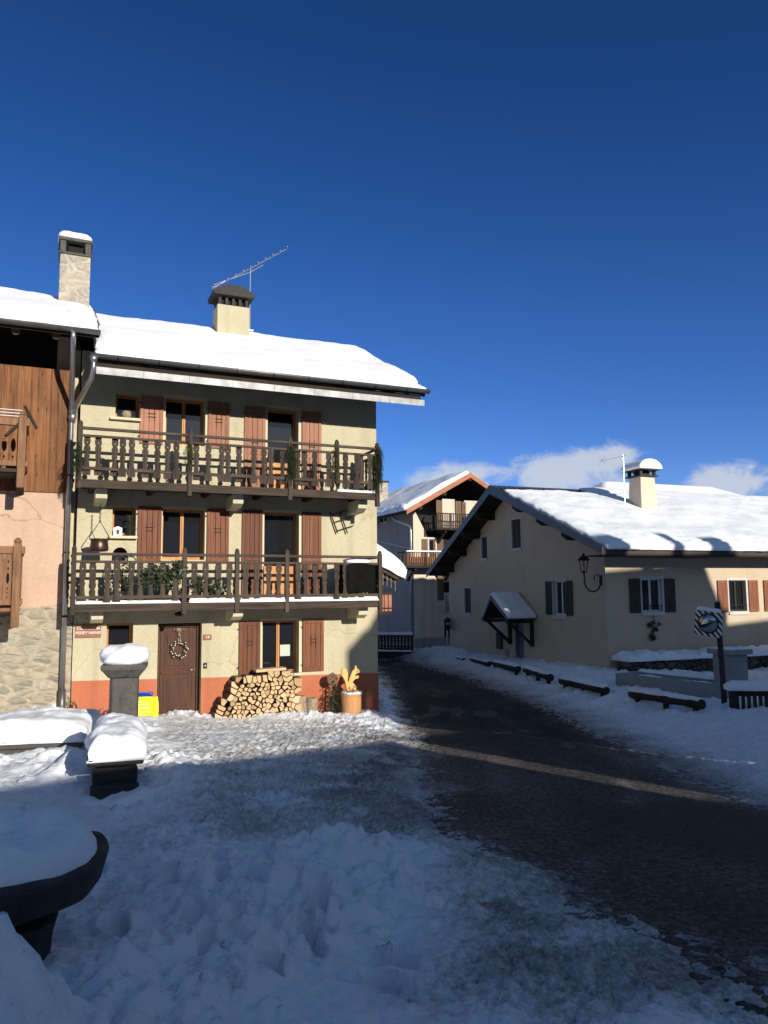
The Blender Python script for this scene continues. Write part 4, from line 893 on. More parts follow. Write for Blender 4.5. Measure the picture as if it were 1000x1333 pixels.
    cp.prismY([(cx0 - .10, 10.45), (cx1 + .10, 10.45), (cx1 + .12, 10.56), (cx0 + .62, 10.74), (cx0 + .24, 10.74), (cx0 - .12, 10.56)], cy0 - .10, cy1 + .10)
    cp.build('chimney_cap', 'wetstone', c, bevel=.01)
    MB().box(cx0 + .12, cx1 - .12, cy0 + .13, cy1 - .13, 10.24, 10.44).build('flue', 'dark', c)
    snow_pillow(((cx0 + cx1) / 2 - .1, (cy0 + cy1) / 2, 10.73), .17, .26, .05, seed=4).build('cap_snow', 'snow', c, True)
    # swan neck pipe from the gutter to the shared downpipe
    sw = MB(); sw.tube([(.26, -1.33, 7.46), (.26, -1.33, 7.22), (.24, -1.26, 7.05), (.02, -.34, 6.72), (-.03, -.2, 6.6), (-.04, -.17, 6.42)], .052, 10); sw.tube([(.26, -1.33, 7.46), (.26, -1.33, 7.33)], [.09, .058], 10)
    sw.build('swan_neck_pipe', 'zinc', rt, True)
    return rt
HOUSE1 = cream_house()

# ------------------------------------------------------------------ the old stone, plaster and timber house next door
def stone_house():
    rt = thing('timber_clad_house', 'old house with rubble stone base, pink plaster and brown timber cladding beside the cream house', 'house', H1.w(0, 0, 0), H1.a)
    xl, xr = -6.5, -.10
    MB().box(xl, xr + .17, -.03, .25, -.6, 2.50).build('stone_wall', 'masonry', rt)
    st = MB()
    for k in range(7): st.box(xr + .03, xr + .172, -.036 - .006 * (k % 2), .0, -.1 + k * .36, -.1 + k * .36 + .34)
    st.build('quoin', 'masonry', rt, bevel=.02)
    MB().box(xl, xr + .0, -.02, .25, 2.501, 4.95).build('plaster_wall', 'pink', rt)
    pl = MB(); 
    x = xl; rn = random.Random(5)
    while x < xr: pl.box(x + .002, min(x + .126, xr + .02), -.06 + rn.uniform(-.004, .004), -.0195, 4.86, 7.46); x += .128
    pl.build('timber_cladding', 'cladding', rt)
    MB().box(xl, xr, -.018, .25, 4.951, 7.455).build('upper_wall', 'darkwood', rt); MB().box(xl, xr, 1.1, 1.2, 7.2, 8.8).build('eave_shade_back', 'dark', rt)  # set-back dark sheet stands for the black shade under the eave
    bd = MB(); bd.prismX([(.25, -.6), (6.6, -.6), (6.6, 7.4), (2.2, 9.3), (.25, 8.4)], -.40, -.115); bd.build('side_wall', 'pink', rt)
    sl_ = (9.62 - 8.02) / (2.2 + 1.25); x0, x1 = -6.6, .34
    rf = MB(); rf.prismX([(-1.25, 8.02), (2.2, 9.62), (7.2, 7.2), (7.2, 7.0), (2.2, 9.42), (-1.25, 7.86)], x0, x1); roof = rf.build('roof', 'darkwood', rt)
    MB().prismX([(-1.25, 7.84), (2.2, 9.40), (2.2, 9.70), (-1.25, 8.12)], x1 + .002, x1 + .03).build('barge_board', 'gutter', roof)
    rft = MB()
    for xx in np.arange(-6.2, -.1, .72): rft.tube([(xx, -1.12, 7.86), (xx, .1, 7.86 + 1.22 * sl_)], .085, 12)
    rft.build('rafter', 'balwood', roof, False)
    sf = MB(); sf.prismX([(-1.1, 7.87), (.2, 8.47), (.2, 8.45), (-1.1, 7.85)], x0, x1 - .1); sf.build('soffit', 'darkwood', roof)
    g = MB(); R_ = .085; arc = [(-1.33 + R_ * math.cos(a), 7.98 + R_ * math.sin(a)) for a in np.linspace(PI, 2 * PI, 10)]; arc2 = [(-1.33 + (R_ - .01) * math.cos(a), 7.98 + (R_ - .01) * math.sin(a)) for a in np.linspace(2 * PI, PI, 10)]
    g.prismX(arc + arc2, x0, x1 + .03); g.prismX(arc, x1 + .03, x1 + .034); g.build('gutter', 'gutter', roof, True)
    tl = MB(); tl.box(-.9, x1 - .02, -1.22, -.95, 8.10, 8.16); tl.build('slate_edge', 'slate_metal', roof)
    snow_slab((x0, -1.34, 7.98), (x1 - x0 - .02, 0, 0), (0, 3.6, 3.6 * sl_), .26, .3, 120, 50, .03, 1.3, .06, 8, .04, eave_fray=.6).build('roof_snow', 'snow', roof, True)
    ch = MB(); ch.box(-.42, .22, .75, 1.35, 8.6, 10.35); c = ch.build('chimney', 'chimstone', rt, bevel=.02)
    cp = MB(); cp.box(-.45, .25, .72, 1.38, 10.351, 10.40)
    for xx in (-.42, .10): 
        for yy in (.74, 1.22): cp.box(xx, xx + .12, yy, yy + .14, 10.40, 10.66)
    cp.box(-.46, .26, .70, 1.40, 10.66, 10.73); cp.build('chimney_cap', 'granite', c, bevel=.012)
    MB().box(-.25, .06, .9, 1.2, 10.40, 10.64).build('flue', 'dark', c)
    snow_pillow((-.10, 1.05, 10.72), .36, .35, .20, sq=4, seed=12).build('cap_snow', 'snow', c, True)
    # downpipe
    dp = MB(); dp.tube([(-.13, -1.33, 7.94), (-.13, -1.33, 7.8), (-.125, -1.2, 7.6), (-.10, -.5, 6.95), (-.09, -.2, 6.66), (-.085, -.16, 6.5), (-.085, -.16, .85)], .052, 12)
    dp.tube([(-.085, -.16, 6.72), (-.085, -.16, 6.46)], .062, 12); dp.lathe([(.085, .16), (.09, .14), (.06, 0)], 12, (-.07, -.16, 6.32)); dp.build('downpipe', 'zinc', rt, True)
    MB().tube([(-.085, -.16, .86), (-.085, -.16, .2)], .072, 12).build('downpipe_shoe', 'gutter', rt, True)
    pc = MB()
    for zz in (5.2, 3.6, 2.3): pc.tube([(-.085, -.16, zz), (-.085, -.16, zz + .03)], .062, 12); pc.box(-.1, -.07, -.11, -.0, zz, zz + .03)
    pc.build('pipe_clamp', 'iron', rt)
    # carved balconies, only their right ends show
    prof = [(0, .075), (1, .075)]; holes = ((.07, .12, .012, 'd'), (.155, .20, .012, 'd'), (.235, .29, .014, 'd'), (.36, .58, .028, 'e'), (.62, .70, .017, 'd'), (.76, .84, .016, 'd'))
    for (zb, zt, first) in ((2.55, 3.68, True), (5.20, 6.15, False)):
        b = MB(); b.box(-6, -.95, -1.0, -.0, zb - .12, zb - .04); b.box(-6, -.88, -1.06, -.97, zb - .10, zb - .03); bo = b.build('balcony', 'carved' if first else 'beamwood', rt, bevel=.008)
        r_ = MB(); r_.box(-6, -.84, -1.07, -.97, zt - .14, zt); r_.box(-6, -.86, -1.05, -.99, zb + .02, zb + .12)
        for zz in (zt - .13, zb + .03): r_.box(-.95, -.88, -.97, -.02, zz, zz + .1)
        r_.build('handrail', 'carved', bo, bevel=.008)
        for x in (-2.9, -.97):
            p = MB(); p.box(x - .07, x + .07, -1.12, -1.0, zb - .40, zt + .06); p.lathe([(.06, 0), (.075, .04), (.04, .09), (.005, .11)], 10, (x, -1.06, zt + .06)); p.build('post', 'carved', bo, bevel=.012)
        p = sawn_board(0, zb + .08, zt - .1, prof, -.012, .012, holes if first else ((.28, .62, .045, 'e'), (.1, .2, .02, 'd')))
        o0 = None
        for k in range(12):
            if o0 is None: o = o0 = p.build('carved_board', 'carved' if first else 'cladding', bo)
            else: o = copy_part(o0)
            o.location = (-1.12 - k * .155, -1.02, 0)
        for k in range(5):
            o = copy_part(o0); o.location = (-.915, -.9 + k * .18, 0); o.rotation_euler = (0, 0, PI / 2)
        # brackets under
        for x in (-2.9, -1.0):
            k_ = MB(); k_.prismX([(0, zb - .12), (-.95, zb - .12), (-.9, zb - .22), (0, zb - .42)], x - .07, x + .07); k_.build('bracket', 'beamwood' if not first else 'carved', bo, bevel=.01)
        if not first:
            lines = MB()
            for k in range(3): lines.tube([(-6, -1.1 - .0 * k, zt + .03 + k * .06), (-.98, -1.1, zt + .03 + k * .06)], .008, 5)
            lines.build('washing_line', 'white', bo)
            s = MB(); s.beam((-.95, -1.08, zt + .25), (-.72, -1.05, zt - .18), .05, .05); s.beam((-1.25, -1.08, zt - .35), (-.85, -1.06, zt + .1), .05, .05); s.build('rail_strut', 'darkwood', bo)
    return rt
stone_house()
def turn(o, rz=-PI / 2, loc=None):
    o.rotation_euler = (0, 0, rz)
    if loc: o.location = loc
    return o
# ------------------------------------------------------------------ the beige house on the right
def beige_house():
    rt = thing('chalet_house', 'beige house with wide snowy roof, dark barge boards and a small porch', 'house', H2.w(0, 0, 0), H2.a)
    XL, YW = 14.0, 11.15; yr, zr = 5.7, 6.72; zs0, zs1 = 4.02, 3.58      # roof surface at the tips y=-1.05 / y=11.65
    sR = (zr - zs0) / (yr + 1.05); sL = (zr - zs1) / (11.65 - yr)
    top = lambda y: (zr - (yr - y) * sR if y < yr else zr - (y - yr) * sL)
    # gable wall: local x = -Y
    ops = [(-5.60, -4.94, 4.36, 5.44), (-8.06, -7.56, 4.08, 4.95), (-9.68, -9.06, 1.84, 2.88), (-2.92, -2.17, 1.92, 3.08), (-5.56, -4.90, .02, 2.0)]
    g = wall_poly([(-YW, -.8), (0, -.8), (0, top(0) - .2), (-yr, zr - .2), (-YW, top(YW) - .2)], ops, .16)
    turn(g.build('gable_wall', 'beige', rt, recalc=False))
    so_ = [(1.37, 2.16, 2.06, 3.11), (4.93, 5.68, 2.02, 3.05), (6.95, 7.7, 2.02, 3.05)]
    wall_poly([(0, -.8), (XL, -.8), (XL, top(0) - .2), (0, top(0) - .2)], so_, .16).build('side_wall', 'beige', rt, recalc=False)
    ib = MB(); ib.box(.25, XL, .25, YW - .1, -.5, 3.4); ib.build('room_back', 'dark', rt)
    def surround(a, b, c, d, w=.07, gable=True):
        m_ = MB(); m_.box(a - w, a, -.012, .05, c - w, d + w); m_.box(b, b + w, -.012, .05, c - w, d + w); m_.box(a, b, -.012, .05, d, d + w); m_.box(a - w * .6, b + w * .6, -.05, .05, c - w * 1.4, c - .002)
        for x in (a, b): m_.box(x - .003, x + .003, .0, .14, c, d)
        o = m_.build('window_surround', 'white_trim', rt)
        if gable: turn(o)
    for (a, b, c, d) in ops[:2]:
        surround(a, b, c, d)
        for p, q in ((a + .01, (a + b) / 2 - .008), ((a + b) / 2 + .008, b - .01)): turn(shutter_part(rt, p, q, c + .01, d - .01, 'shutterdk', y=.05, strap=False))
    a, b, c, d = ops[2]; surround(a, b, c, d); turn(shutter_part(rt, a + .01, (a + b) / 2, c + .01, d - .01, 'shutterdk', y=.05, strap=False)); turn(shutter_part(rt, (a + b) / 2 + .01, b - .01, c + .01, d - .01, 'shutterdk', y=.05, strap=False))
    a, b, c, d = ops[3]; surround(a, b, c, d, .09); turn(window_part(rt, a, b, c, d, .13, 1, 'white', .045))
    turn(shutter_part(rt, a - .42, a - .06, c, d, 'shutterdk', y=-.05, strap=False)); turn(shutter_part(rt, b + .06, b + .42, c, d, 'shutterdk', y=-.05, strap=False))
    a, b, c, d = ops[4]; m_ = MB(); m_.box(a - .06, a, -.01, .1, c, d + .06); m_.box(b, b + .06, -.01, .1, c, d + .06); m_.box(a, b, -.01, .1, d, d + .06); turn(m_.build('door_surround', 'white_trim', rt))
    m_ = MB(); m_.box(a + .01, b - .01, .09, .13, c, d - .01); m_.box(a + .1, b - .1, .075, .09, c + .15, c + .85); m_.box(a + .1, b - .1, .075, .09, c + 1.0, d - .12)
    dr = turn(m_.build('door', 'slate_metal', rt, bevel=.006)); MB().tube([(b - .09, .08, 1.0), (b - .09, .03, 1.0), (b - .2, .03, 1.0)], .012, 6).build('handle', 'steel', dr)
    m_ = MB(); m_.box(-6.85, -6.47, -.10, .004, .52, 1.14); m_.box(-6.83, -6.49, -.11, -.099, .54, .82); m_.box(-6.83, -6.49, -.11, -.099, .84, 1.12); turn(m_.build('meter_box', 'shutterdk', rt, bevel=.006))
    m_ = MB(); m_.box(-6.28, -6.05, -.05, .004, .12, .55); turn(m_.build('wall_box', 'concrete', rt, bevel=.008))
    for (x0, x1, c, d), mt_ in zip(so_, ('shutterdk', 'shutter2', 'shutter2')):
        surround(x0, x1, c, d, .08, False); w = window_part(rt, x0, x1, c, d, .12, 1, 'white' if mt_ == 'shutterdk' else 'shutterdk', .045)
        cu = MB(); cu.box(x0 + .1, x0 + .1 + (x1 - x0) * .34, .1415, .146, c + .2, d - .08); cu.build('curtain', 'paper', w)
        for p, q in ((x0 - .50, x0 - .085), (x1 + .085, x1 + .50)):
            sh = shutter_part(rt, p, q, c - .02, d + .0, mt_, y=-.05, strap=False)
            lv = MB()
            for zz in np.arange(c + .1, d - .1, .055): lv.box(p + .076, q - .076, -.052, -.03, zz, zz + .03)
            lv.build('louvre', mt_, sh)
        gr = MB()
        for xx in np.arange(x0 + .06, x1, .11): gr.tube([(xx, -.03, c + .0), (xx, -.03, c + .2)], .008, 5)
        gr.tube([(x0, -.03, c + .2), (x1, -.03, c + .2)], .01, 5); gr.build('window_grille', 'iron', w)
    # roof
    x0 = -.85; T = .10
    rf = MB(); rf.prismX([(-1.05, zs0), (yr, zr), (11.65, zs1), (11.65, zs1 - T), (yr, zr - T - .02), (-1.05, zs0 - T)], x0, XL + .5); roof = rf.build('roof', 'slate_metal', rt)
    sm = MB()
    for xx in np.arange(x0 + .1, XL, .22): sm.beam((xx, yr - .02, zr + .012), (xx, yr - 2.2, zr - 2.18 * sR + .012), .035, .035)
    sm.prismX([(yr - .18, zr - .18 * sR + .015), (yr, zr + .05), (yr + .18, zr - .18 * sL + .015)], x0, XL); sm.build('roof_seam', 'slate_metal', roof)
    uw = MB(); uw.prismX([(-1.0, zs0 - T - .004), (yr, zr - T - .03), (11.6, zs1 - T - .004), (11.6, zs1 - T - .03), (yr, zr - T - .06), (-1.0, zs0 - T - .03)], x0 + .05, XL); uw.build('roof_boarding', 'darkwood', roof)
    bb = MB(); h = .30
    bb.prismX([(-1.07, zs0 + .03), (yr, zr + .05), (yr, zr - h + .02), (-1.07, zs0 - h + .10)], x0 - .03, x0 - .002); bb.prismX([(yr + .0005, zr + .05), (11.68, zs1 + .03), (11.68, zs1 - h + .10), (yr + .0005, zr - h + .02)], x0 - .03, x0 - .002); bb.build('barge_board', 'slate_metal', roof)
    fa = MB(); fa.box(x0, XL, -1.075, -1.052, zs0 - .2, zs0 - .002); fa.build('fascia', 'shutterdk', roof)
    sf = MB(); sf.box(x0 + .02, XL, -1.05, -.001, zs0 - .24, zs0 - .21); sf.build('soffit', 'darkwood', roof)
    for y in (1.0, 2.5, 4.05, 7.0, 8.25, 9.5, 10.75):
        pz = top(y) - T - .03; pm = MB(); pm.prismY([(x0 + .04, pz - .02), (x0 + .04, pz - .20), (x0 + .25, pz - .34), (.0, pz - .34), (0, pz - .02)], y - .13, y + .13); pm.build('purlin', 'darkwood', roof, bevel=.01)
    pm = MB(); pm.prismY([(x0 + .04, zr - .16), (x0 + .04, zr - .34), (x0 + .25, zr - .46), (0, zr - .46), (0, zr - .16)], yr - .14, yr + .14); pm.build('purlin', 'darkwood', roof, bevel=.01)
    # snow
    V1 = np.array([0, yr + 1.15 - .75, (yr + 1.15 - .75) * sR])
    snow_slab((x0 + .10, -1.15, zs0 - .1 * sR), (XL + .4, 0, 0), V1, .20, .38, 190, 80, .035, .9, .09, 21, .08, eave_fray=.25).build('roof_snow', 'snow', roof, True)
    snow_slab((3.2, yr - 1.6, zr - 1.6 * sR), (XL - 3.2, 0, 0), (0, 1.75, 1.75 * sR), .17, .5, 90, 24, .04, .9, .05, 22, .10).build('roof_snow', 'snow', roof, True)
    snow_slab((x0 + .02, 11.6, zs1 + .02), (XL, 0, 0), (0, -(11.6 - yr), (11.6 - yr) * sL), .05, .1, 90, 30, .01, 1.0, .02, 23, .02).build('roof_snow', 'snow', roof, True)
    # chimney
    cx, cy = 4.05, 3.0; c = MB()
    c.lathe([(.62 * .707, 5.0), (.60 * .707, 6.3), (.55 * .707, 6.9)], 4, (0, 0, 0)).xf(Matrix.Translation((cx, cy, 0)) @ Matrix.Rotation(PI / 4, 4, 'Z') @ Matrix.Diagonal((1.15, 1.15, 1, 1))); ch = c.build('chimney', 'beige3', rt, bevel=.02)
    cp = MB(); cp.box(cx - .42, cx + .42, cy - .42, cy + .42, 6.9, 6.95)
    for dx in (-.36, .26):
        for dy in (-.36, .26): cp.box(cx + dx, cx + dx + .10, cy + dy, cy + dy + .10, 6.96, 7.13)
    arc = [(cx + .48 * math.cos(a), 7.13 + .22 * math.sin(a)) for a in np.linspace(0, PI, 12)]; cp.prismY(arc, cy - .50, cy + .50); cp.build('chimney_cap', 'wetstone', ch)
    MB().box(cx - .2, cx + .2, cy - .2, cy + .2, 6.96, 7.12).build('flue', 'dark', ch)
    sp = MB(); arc = [(cx + .53 * math.cos(a), 7.16 + .38 * math.sin(a)) for a in np.linspace(0, PI, 16)]; sp.prismY(arc, cy - .56, cy + .56); sp.build('cap_snow', 'snow', ch, False, bevel=.09)
    # porch roof on struts above the door
    yp, zp = 5.25, 2.60; xo = -1.15; yl, zl, yR, zR = 5.98, 1.72, 4.05, 1.80; pr = MB(); t = .07
    pr.prismX([(yR, zR), (yp, zp), (yl, zl), (yl, zl - t), (yp, zp - t - .02), (yR, zR - t)], xo, -.012); po = pr.build('porch_roof', 'darkwood', rt)
    bm_ = MB(); bm_.prismX([(yR - .02, zR + .02), (yp, zp + .03), (yl + .02, zl + .02), (yl + .02, zl - .13), (yp, zp - .16), (yR - .02, zR - .12)], xo - .03, xo - .003); bm_.build('barge_board', 'slate_metal', po)
    fr = MB()
    for y in (yR + .22, yl - .15):
        fr.box(xo + .05, -.02, y - .05, y + .05, 1.60, 1.71); fr.box(-.12, -.014, y - .06, y + .06, .75, 1.60); fr.beam((xo + .2, y, 1.60), (-.12, y, .86), .09, .10, (0, 1, 0))
    fr.box(xo + .06, xo + .17, yR + .1, yl - .05, 1.711, 1.80); fr.build('porch_frame', 'darkwood', po)
    snow_slab((xo - .02, yR - .05, zR + .0), (-xo, 0, 0), (0, yp - yR + .06, zp - zR + .05), .16, .16, 26, 26, .02, 3, .04, 31, .02).build('porch_snow', 'snow', po, True)
    snow_slab((xo - .02, yl + .03, zl + .0), (-xo, 0, 0), (0, yp - yl - .04, zp - zl + .03), .10, .1, 20, 18, .012, 3, .02, 32).build('porch_snow', 'snow', po, True)
    return rt
beige_house()

# wrought iron lantern on the corner of the beige house (local to that corner; arm stands out from the gable)
lt = thing('wall_lantern', 'black wrought iron lantern on a curled arm at the corner of the beige house', 'lantern', H2.w(-.02, .22, 2.7), H2.a)
a_ = MB(); pts = [(-.0, 0, .40)] + [(-.30 + .30 * math.cos(a), 0, .33 + .30 * math.sin(a) * 1.05) for a in np.linspace(R(10), R(-180), 22)] + [(-.60, 0, .45), (-.61, 0, .60)]
a_.tube(pts, .024, 8); a_.tube([(-.0, 0, .40)] + [(-.12 + .12 * math.cos(a), 0, .42 + .13 * math.sin(a)) for a in np.linspace(0, R(200), 12)], .02, 8); a_.box(-.02, .02, -.05, .05, .22, .52); a_.build('arm', 'iron', lt, True)
b_ = MB()
for k in range(6):
    a = k * PI / 3; b_.tube([(-.61 + .085 * math.cos(a), .085 * math.sin(a), .64), (-.61 + .15 * math.cos(a), .15 * math.sin(a), .98)], .010, 5)
b_.lathe([(.02, .58), (.09, .62), (.09, .645)], 6, (-.61, 0, 0)); b_.lathe([(.155, .975), (.16, .99)], 6, (-.61, 0, 0)); b_.build('cage', 'iron', lt)
h_ = MB(); h_.lathe([(.20, .99), (.19, 1.01), (.10, 1.10), (.05, 1.13), (.045, 1.17), (.03, 1.19), (.008, 1.22)], 12, (-.61, 0, 0)); h_.build('hood', 'iron', lt, False)
g_ = MB(); g_.lathe([(.03, .66), (.035, .72), (.02, .80), (.005, .82)], 8, (-.61, 0, 0)); g_.build('bulb', 'paper', lt, True)
vn = MB()
rn = random.Random(8)
for k in range(11): leaf_clump((1.72 + rn.uniform(-.16, .25) + .0, -.06, 1.80 - rn.random() * .62), (.10, .03, .06), 34, 200 + k, .07, vn)
vn.tube([(1.75, -.03, 1.95), (1.8, -.04, 1.7), (1.7, -.05, 1.5), (1.78, -.05, 1.25)], .012, 5)
tag(vn.build('wall_vine', 'leaf', None, False, 0, H2.w(0, 0, 0), H2.a), 'dark climbing plant hanging below the shaded window of the beige house', 'plant')
def yagi(name, label, fr, X, Y, z0, z1, boom, n, el=.30):
    t = thing(name, label, 'antenna', fr.w(X, Y, z0), fr.a); m_ = MB(); m_.tube([(0, 0, 0), (0, 0, z1 - z0)], .014, 6); m_.build('mast', 'steel', t)
    b = MB(); (xa, za), (xb, zb) = boom; b.tube([(xa, 0, za - z0), (xb, 0, zb - z0)], .016, 6); b.build('boom', 'steel', t)
    e = MB(); d = Vector((xb - xa, 0, zb - za)); 
    for k in range(n):
        p = Vector((xa, 0, za - z0)) + d * (k / (n - 1)); e.tube([p + Vector((-.02, -el / 2, .0)), p + Vector((.02, el / 2, .0))], .007, 4)
        if k == 0: e.tube([p + Vector((0, -.2, -.15)), p + Vector((0, .2, .15))], .007, 4); e.tube([p + Vector((0, -.2, .15)), p + Vector((0, .2, -.15))], .007, 4)
    e.build('element', 'steel', t)
    return t, m_
yagi('television_antenna', 'small antenna on a mast beside the rounded chimney of the beige house', H2, 3.25, 3.0, 5.6, 7.72, ((-.95, 7.45), (.05, 7.68)), 8, .34)
t, _ = yagi('television_antenna', 'long slanting antenna on a mast beside the dark capped chimney of the cream house', H1, 4.33, 2.6, 9.4, 11.55, ((-1.02, 10.80), (1.02, 12.26)), 11, .26)
b = MB(); b.tube([(-1.0, 0, 1.5), (0, 0, 2.02), (.35, 0, 2.28)], .012, 5); b.tube([(.0, 0, 2.1), (.05, 0, 2.15)], .03, 6); b.box(-.08, .08, -.02, .02, .18, .2); b.box(-.08, .08, -.02, .02, .38, .4); b.build('strut', 'steel', t)

# ------------------------------------------------------------------ far house with red barge boards and balconies
def far_house():
    rt = thing('gabled_house', 'tall pale house with rust red barge boards and two balconies behind the beige house', 'house', H3.w(0, 0, 0), H3.a)
    Wd = 6.3; xr = 3.1; zr = 9.05; sl_ = .55; top = lambda x: zr - abs(x - xr) * sl_
    ops = [(1.84, 2.42, 6.05, 7.58), (3.2, 3.9, 6.7, 7.55), (.92, 1.30, 4.05, 5.50), (1.85, 2.4, 1.3, 2.6), (1.75, 2.3, -.2, 1.55)]
    wall_poly([(0, -1), (Wd, -1), (Wd, top(Wd) - .2), (xr, zr - .2), (0, top(0) - .2)], ops, .15).build('gable_wall', 'beige3', rt, recalc=False)
    sp = [(-4.4, -3.3, 6.62, 7.45)]
    s = wall_poly([(-9, -1), (0, -1), (0, top(0) - .2), (-9, top(0) - .2)], sp, .15); turn(s.build('side_wall', 'grey_plaster', rt, recalc=False)); s = wall_poly([(0, -1), (9, -1), (9, top(0) - .2), (0, top(0) - .2)], [], .15); turn(s.build('side_wall', 'grey_plaster', rt, recalc=False), PI / 2, (Wd, 0, 0))
    MB().box(.3, Wd - .3, .3, 8.8, -.8, 6.8).build('room_back', 'dark', rt)
    for o, mt_ in zip(ops, ('shutter3', 'shutter3', 'shutter3', 'shutterdk', 'shutterdk')):
        a, b, c, d = o; m_ = MB(); w = .09; m_.box(a - w, a, -.02, .06, c, d + w); m_.box(b, b + w, -.02, .06, c, d + w); m_.box(a, b, -.02, .06, d, d + w); m_.build('window_surround', 'white_trim', rt)
        window_part(rt, a, b, c, d, .11, 0 if b - a < .5 else 1, 'frame', .05)
    for p, q, c, d in ((1.36, 1.72, 6.05, 7.58), (2.54, 2.90, 6.05, 7.58), (2.96, 3.18, 6.7, 7.55), (.48, .82, 4.05, 5.5), (1.42, 1.75, 4.05, 5.5), (1.38, 1.74, 2.3, 3.8)): shutter_part(rt, p, q, c, d, 'shutter3', y=-.06, strap=False)
    a, b, c, d = sp[0]; turn(window_part(rt, a, b, c, d, .11, 1, 'white', .06))
    fr_, bk = -.70, 9.2; rf = MB(); rf.prismY([(-.72, top(-.72)), (-.72, top(-.72) - .2), (xr, zr - .22), (Wd + .7, top(Wd + .7) - .2), (Wd + .7, top(Wd + .7)), (xr, zr)], fr_, bk); roof = rf.build('roof', 'darkwood', rt)
    bb = MB(); bb.prismY([(-.74, top(-.74) + .02), (-.74, top(-.74) - .26), (xr, zr - .26), (xr, zr + .02)], fr_ - .03, fr_ - .002); bb.prismY([(xr + .0005, zr + .02), (xr + .0005, zr - .26), (Wd + .72, top(Wd + .72) - .26), (Wd + .72, top(Wd + .72) + .02)], fr_ - .03, fr_ - .002); bb.build('barge_board', 'rust', roof)
    for x in (.1, 1.55, 3.1, 4.6, 6.1): MB().box(x - .09, x + .09, fr_ + .02, -.002, top(x) - .42, top(x) - .225).build('purlin', 'darkwood', roof)
    snow_slab((-.80, bk, top(-.8)), (0, -(bk - fr_ - .05), 0), (xr + .85, 0, (xr + .85) * sl_), .24, .3, 60, 50, .035, 1.0, .05, 41, .05, eave_fray=.5).build('roof_snow', 'snow', roof, True)
    snow_slab((Wd + .75, fr_ + .05, top(Wd + .75)), (0, bk - fr_, 0), (-(Wd - xr + .7), 0, (Wd - xr + .7) * sl_), .15, .25, 40, 30, .03, 1.0, .05, 42, .05).build('roof_snow', 'snow', roof, True)
    ch = MB(); ch.box(.8, 1.5, 6.2, 6.9, 7.5, 9.35); c = ch.build('chimney', 'chimstone', rt, bevel=.02); cp = MB(); cp.box(.74, 1.56, 6.14, 6.96, 9.351, 9.45); cp.build('chimney_cap', 'wetstone', c)
    for (x0, x1, zb, zt, boards) in ((.85, 3.3, 5.92, 6.80, False), (-.95, 2.35, 3.95, 4.78, True)):
        b = MB(); b.box(x0, x1, -1.05, -.002, zb, zb + .12); bo = b.build('balcony', 'darkwood', rt)
        r_ = MB(); r_.box(x0, x1, -1.06, -1.0, zt - .06, zt); r_.box(x0, x1, -1.05, -1.01, zb + .2, zb + .25); r_.box(x0, x0 + .05, -1.0, -.02, zt - .06, zt)
        for xx in np.arange(x0, x1 + .01, (x1 - x0) / 3 - .0001): r_.box(xx - .03, xx + .03, -1.065, -1.005, zb, zt)
        r_.build('handrail', 'beamwood', bo)
        o0 = None
        for xx in np.arange(x0 + .1, x1 - .03, .125):
            if o0 is None: o = o0 = MB().box(-.028, .028, -1.045, -1.02, zb + .1, zt - .07).build('baluster', 'carved' if boards else 'beamwood', bo)
            else: o = copy_part(o0)
            o.location.x = xx
        for yy in (-.8, -.55, -.3):
            o = copy_part(o0); o.location = (x0 + .02 + 1.03, yy, 0); o.rotation_euler = (0, 0, PI / 2); o.location = (x0 + .02 - 1.03, yy, 0)
        pts = ((x0 + .6, 0), (x1 - .5, 0))
        for x, _ in pts:
            k = MB(); k.beam((x, -.85, zb - .02), (x, -.02, zb - .62), .10, .12); k.box(x - .05, x + .05, -.9, -.02, zb - .12, zb - .002); k.build('bracket', 'darkwood', bo)
        if boards: snow_slab((x0 - .02, -1.09, zt), (x1 - x0, 0, 0), (0, .10, 0), .05, .05, 30, 4, .01, 3, .01, 44).build('rail_snow', 'snow', bo, True)
        if boards:
            bx = MB(); bx.box(x0 + .2, x1 - .3, -.97, -.8, zb + .25, zb + .55); bx.build('flower_box', 'rust', bo, bevel=.02)
    dp = MB(); dp.tube([(-.65, 1.2, 6.75), (-.55, .9, 6.5), (-.09, .15, 6.15), (-.08, .12, 5.9), (-.08, .12, -.6)], .055, 8); dp.build('downpipe', 'zinc', rt, True)
    cb = MB(); cb.tube([(-.03, 8.5, 6.6), (-.03, 4.0, 5.6), (-.03, .3, 5.0)], .02, 5); cb.build('cable', 'zinc', rt)
    MB().box(-.06, Wd, -.07, .0, -1, .35).build('plinth', 'grey_plaster', rt)
    return rt
far_house()

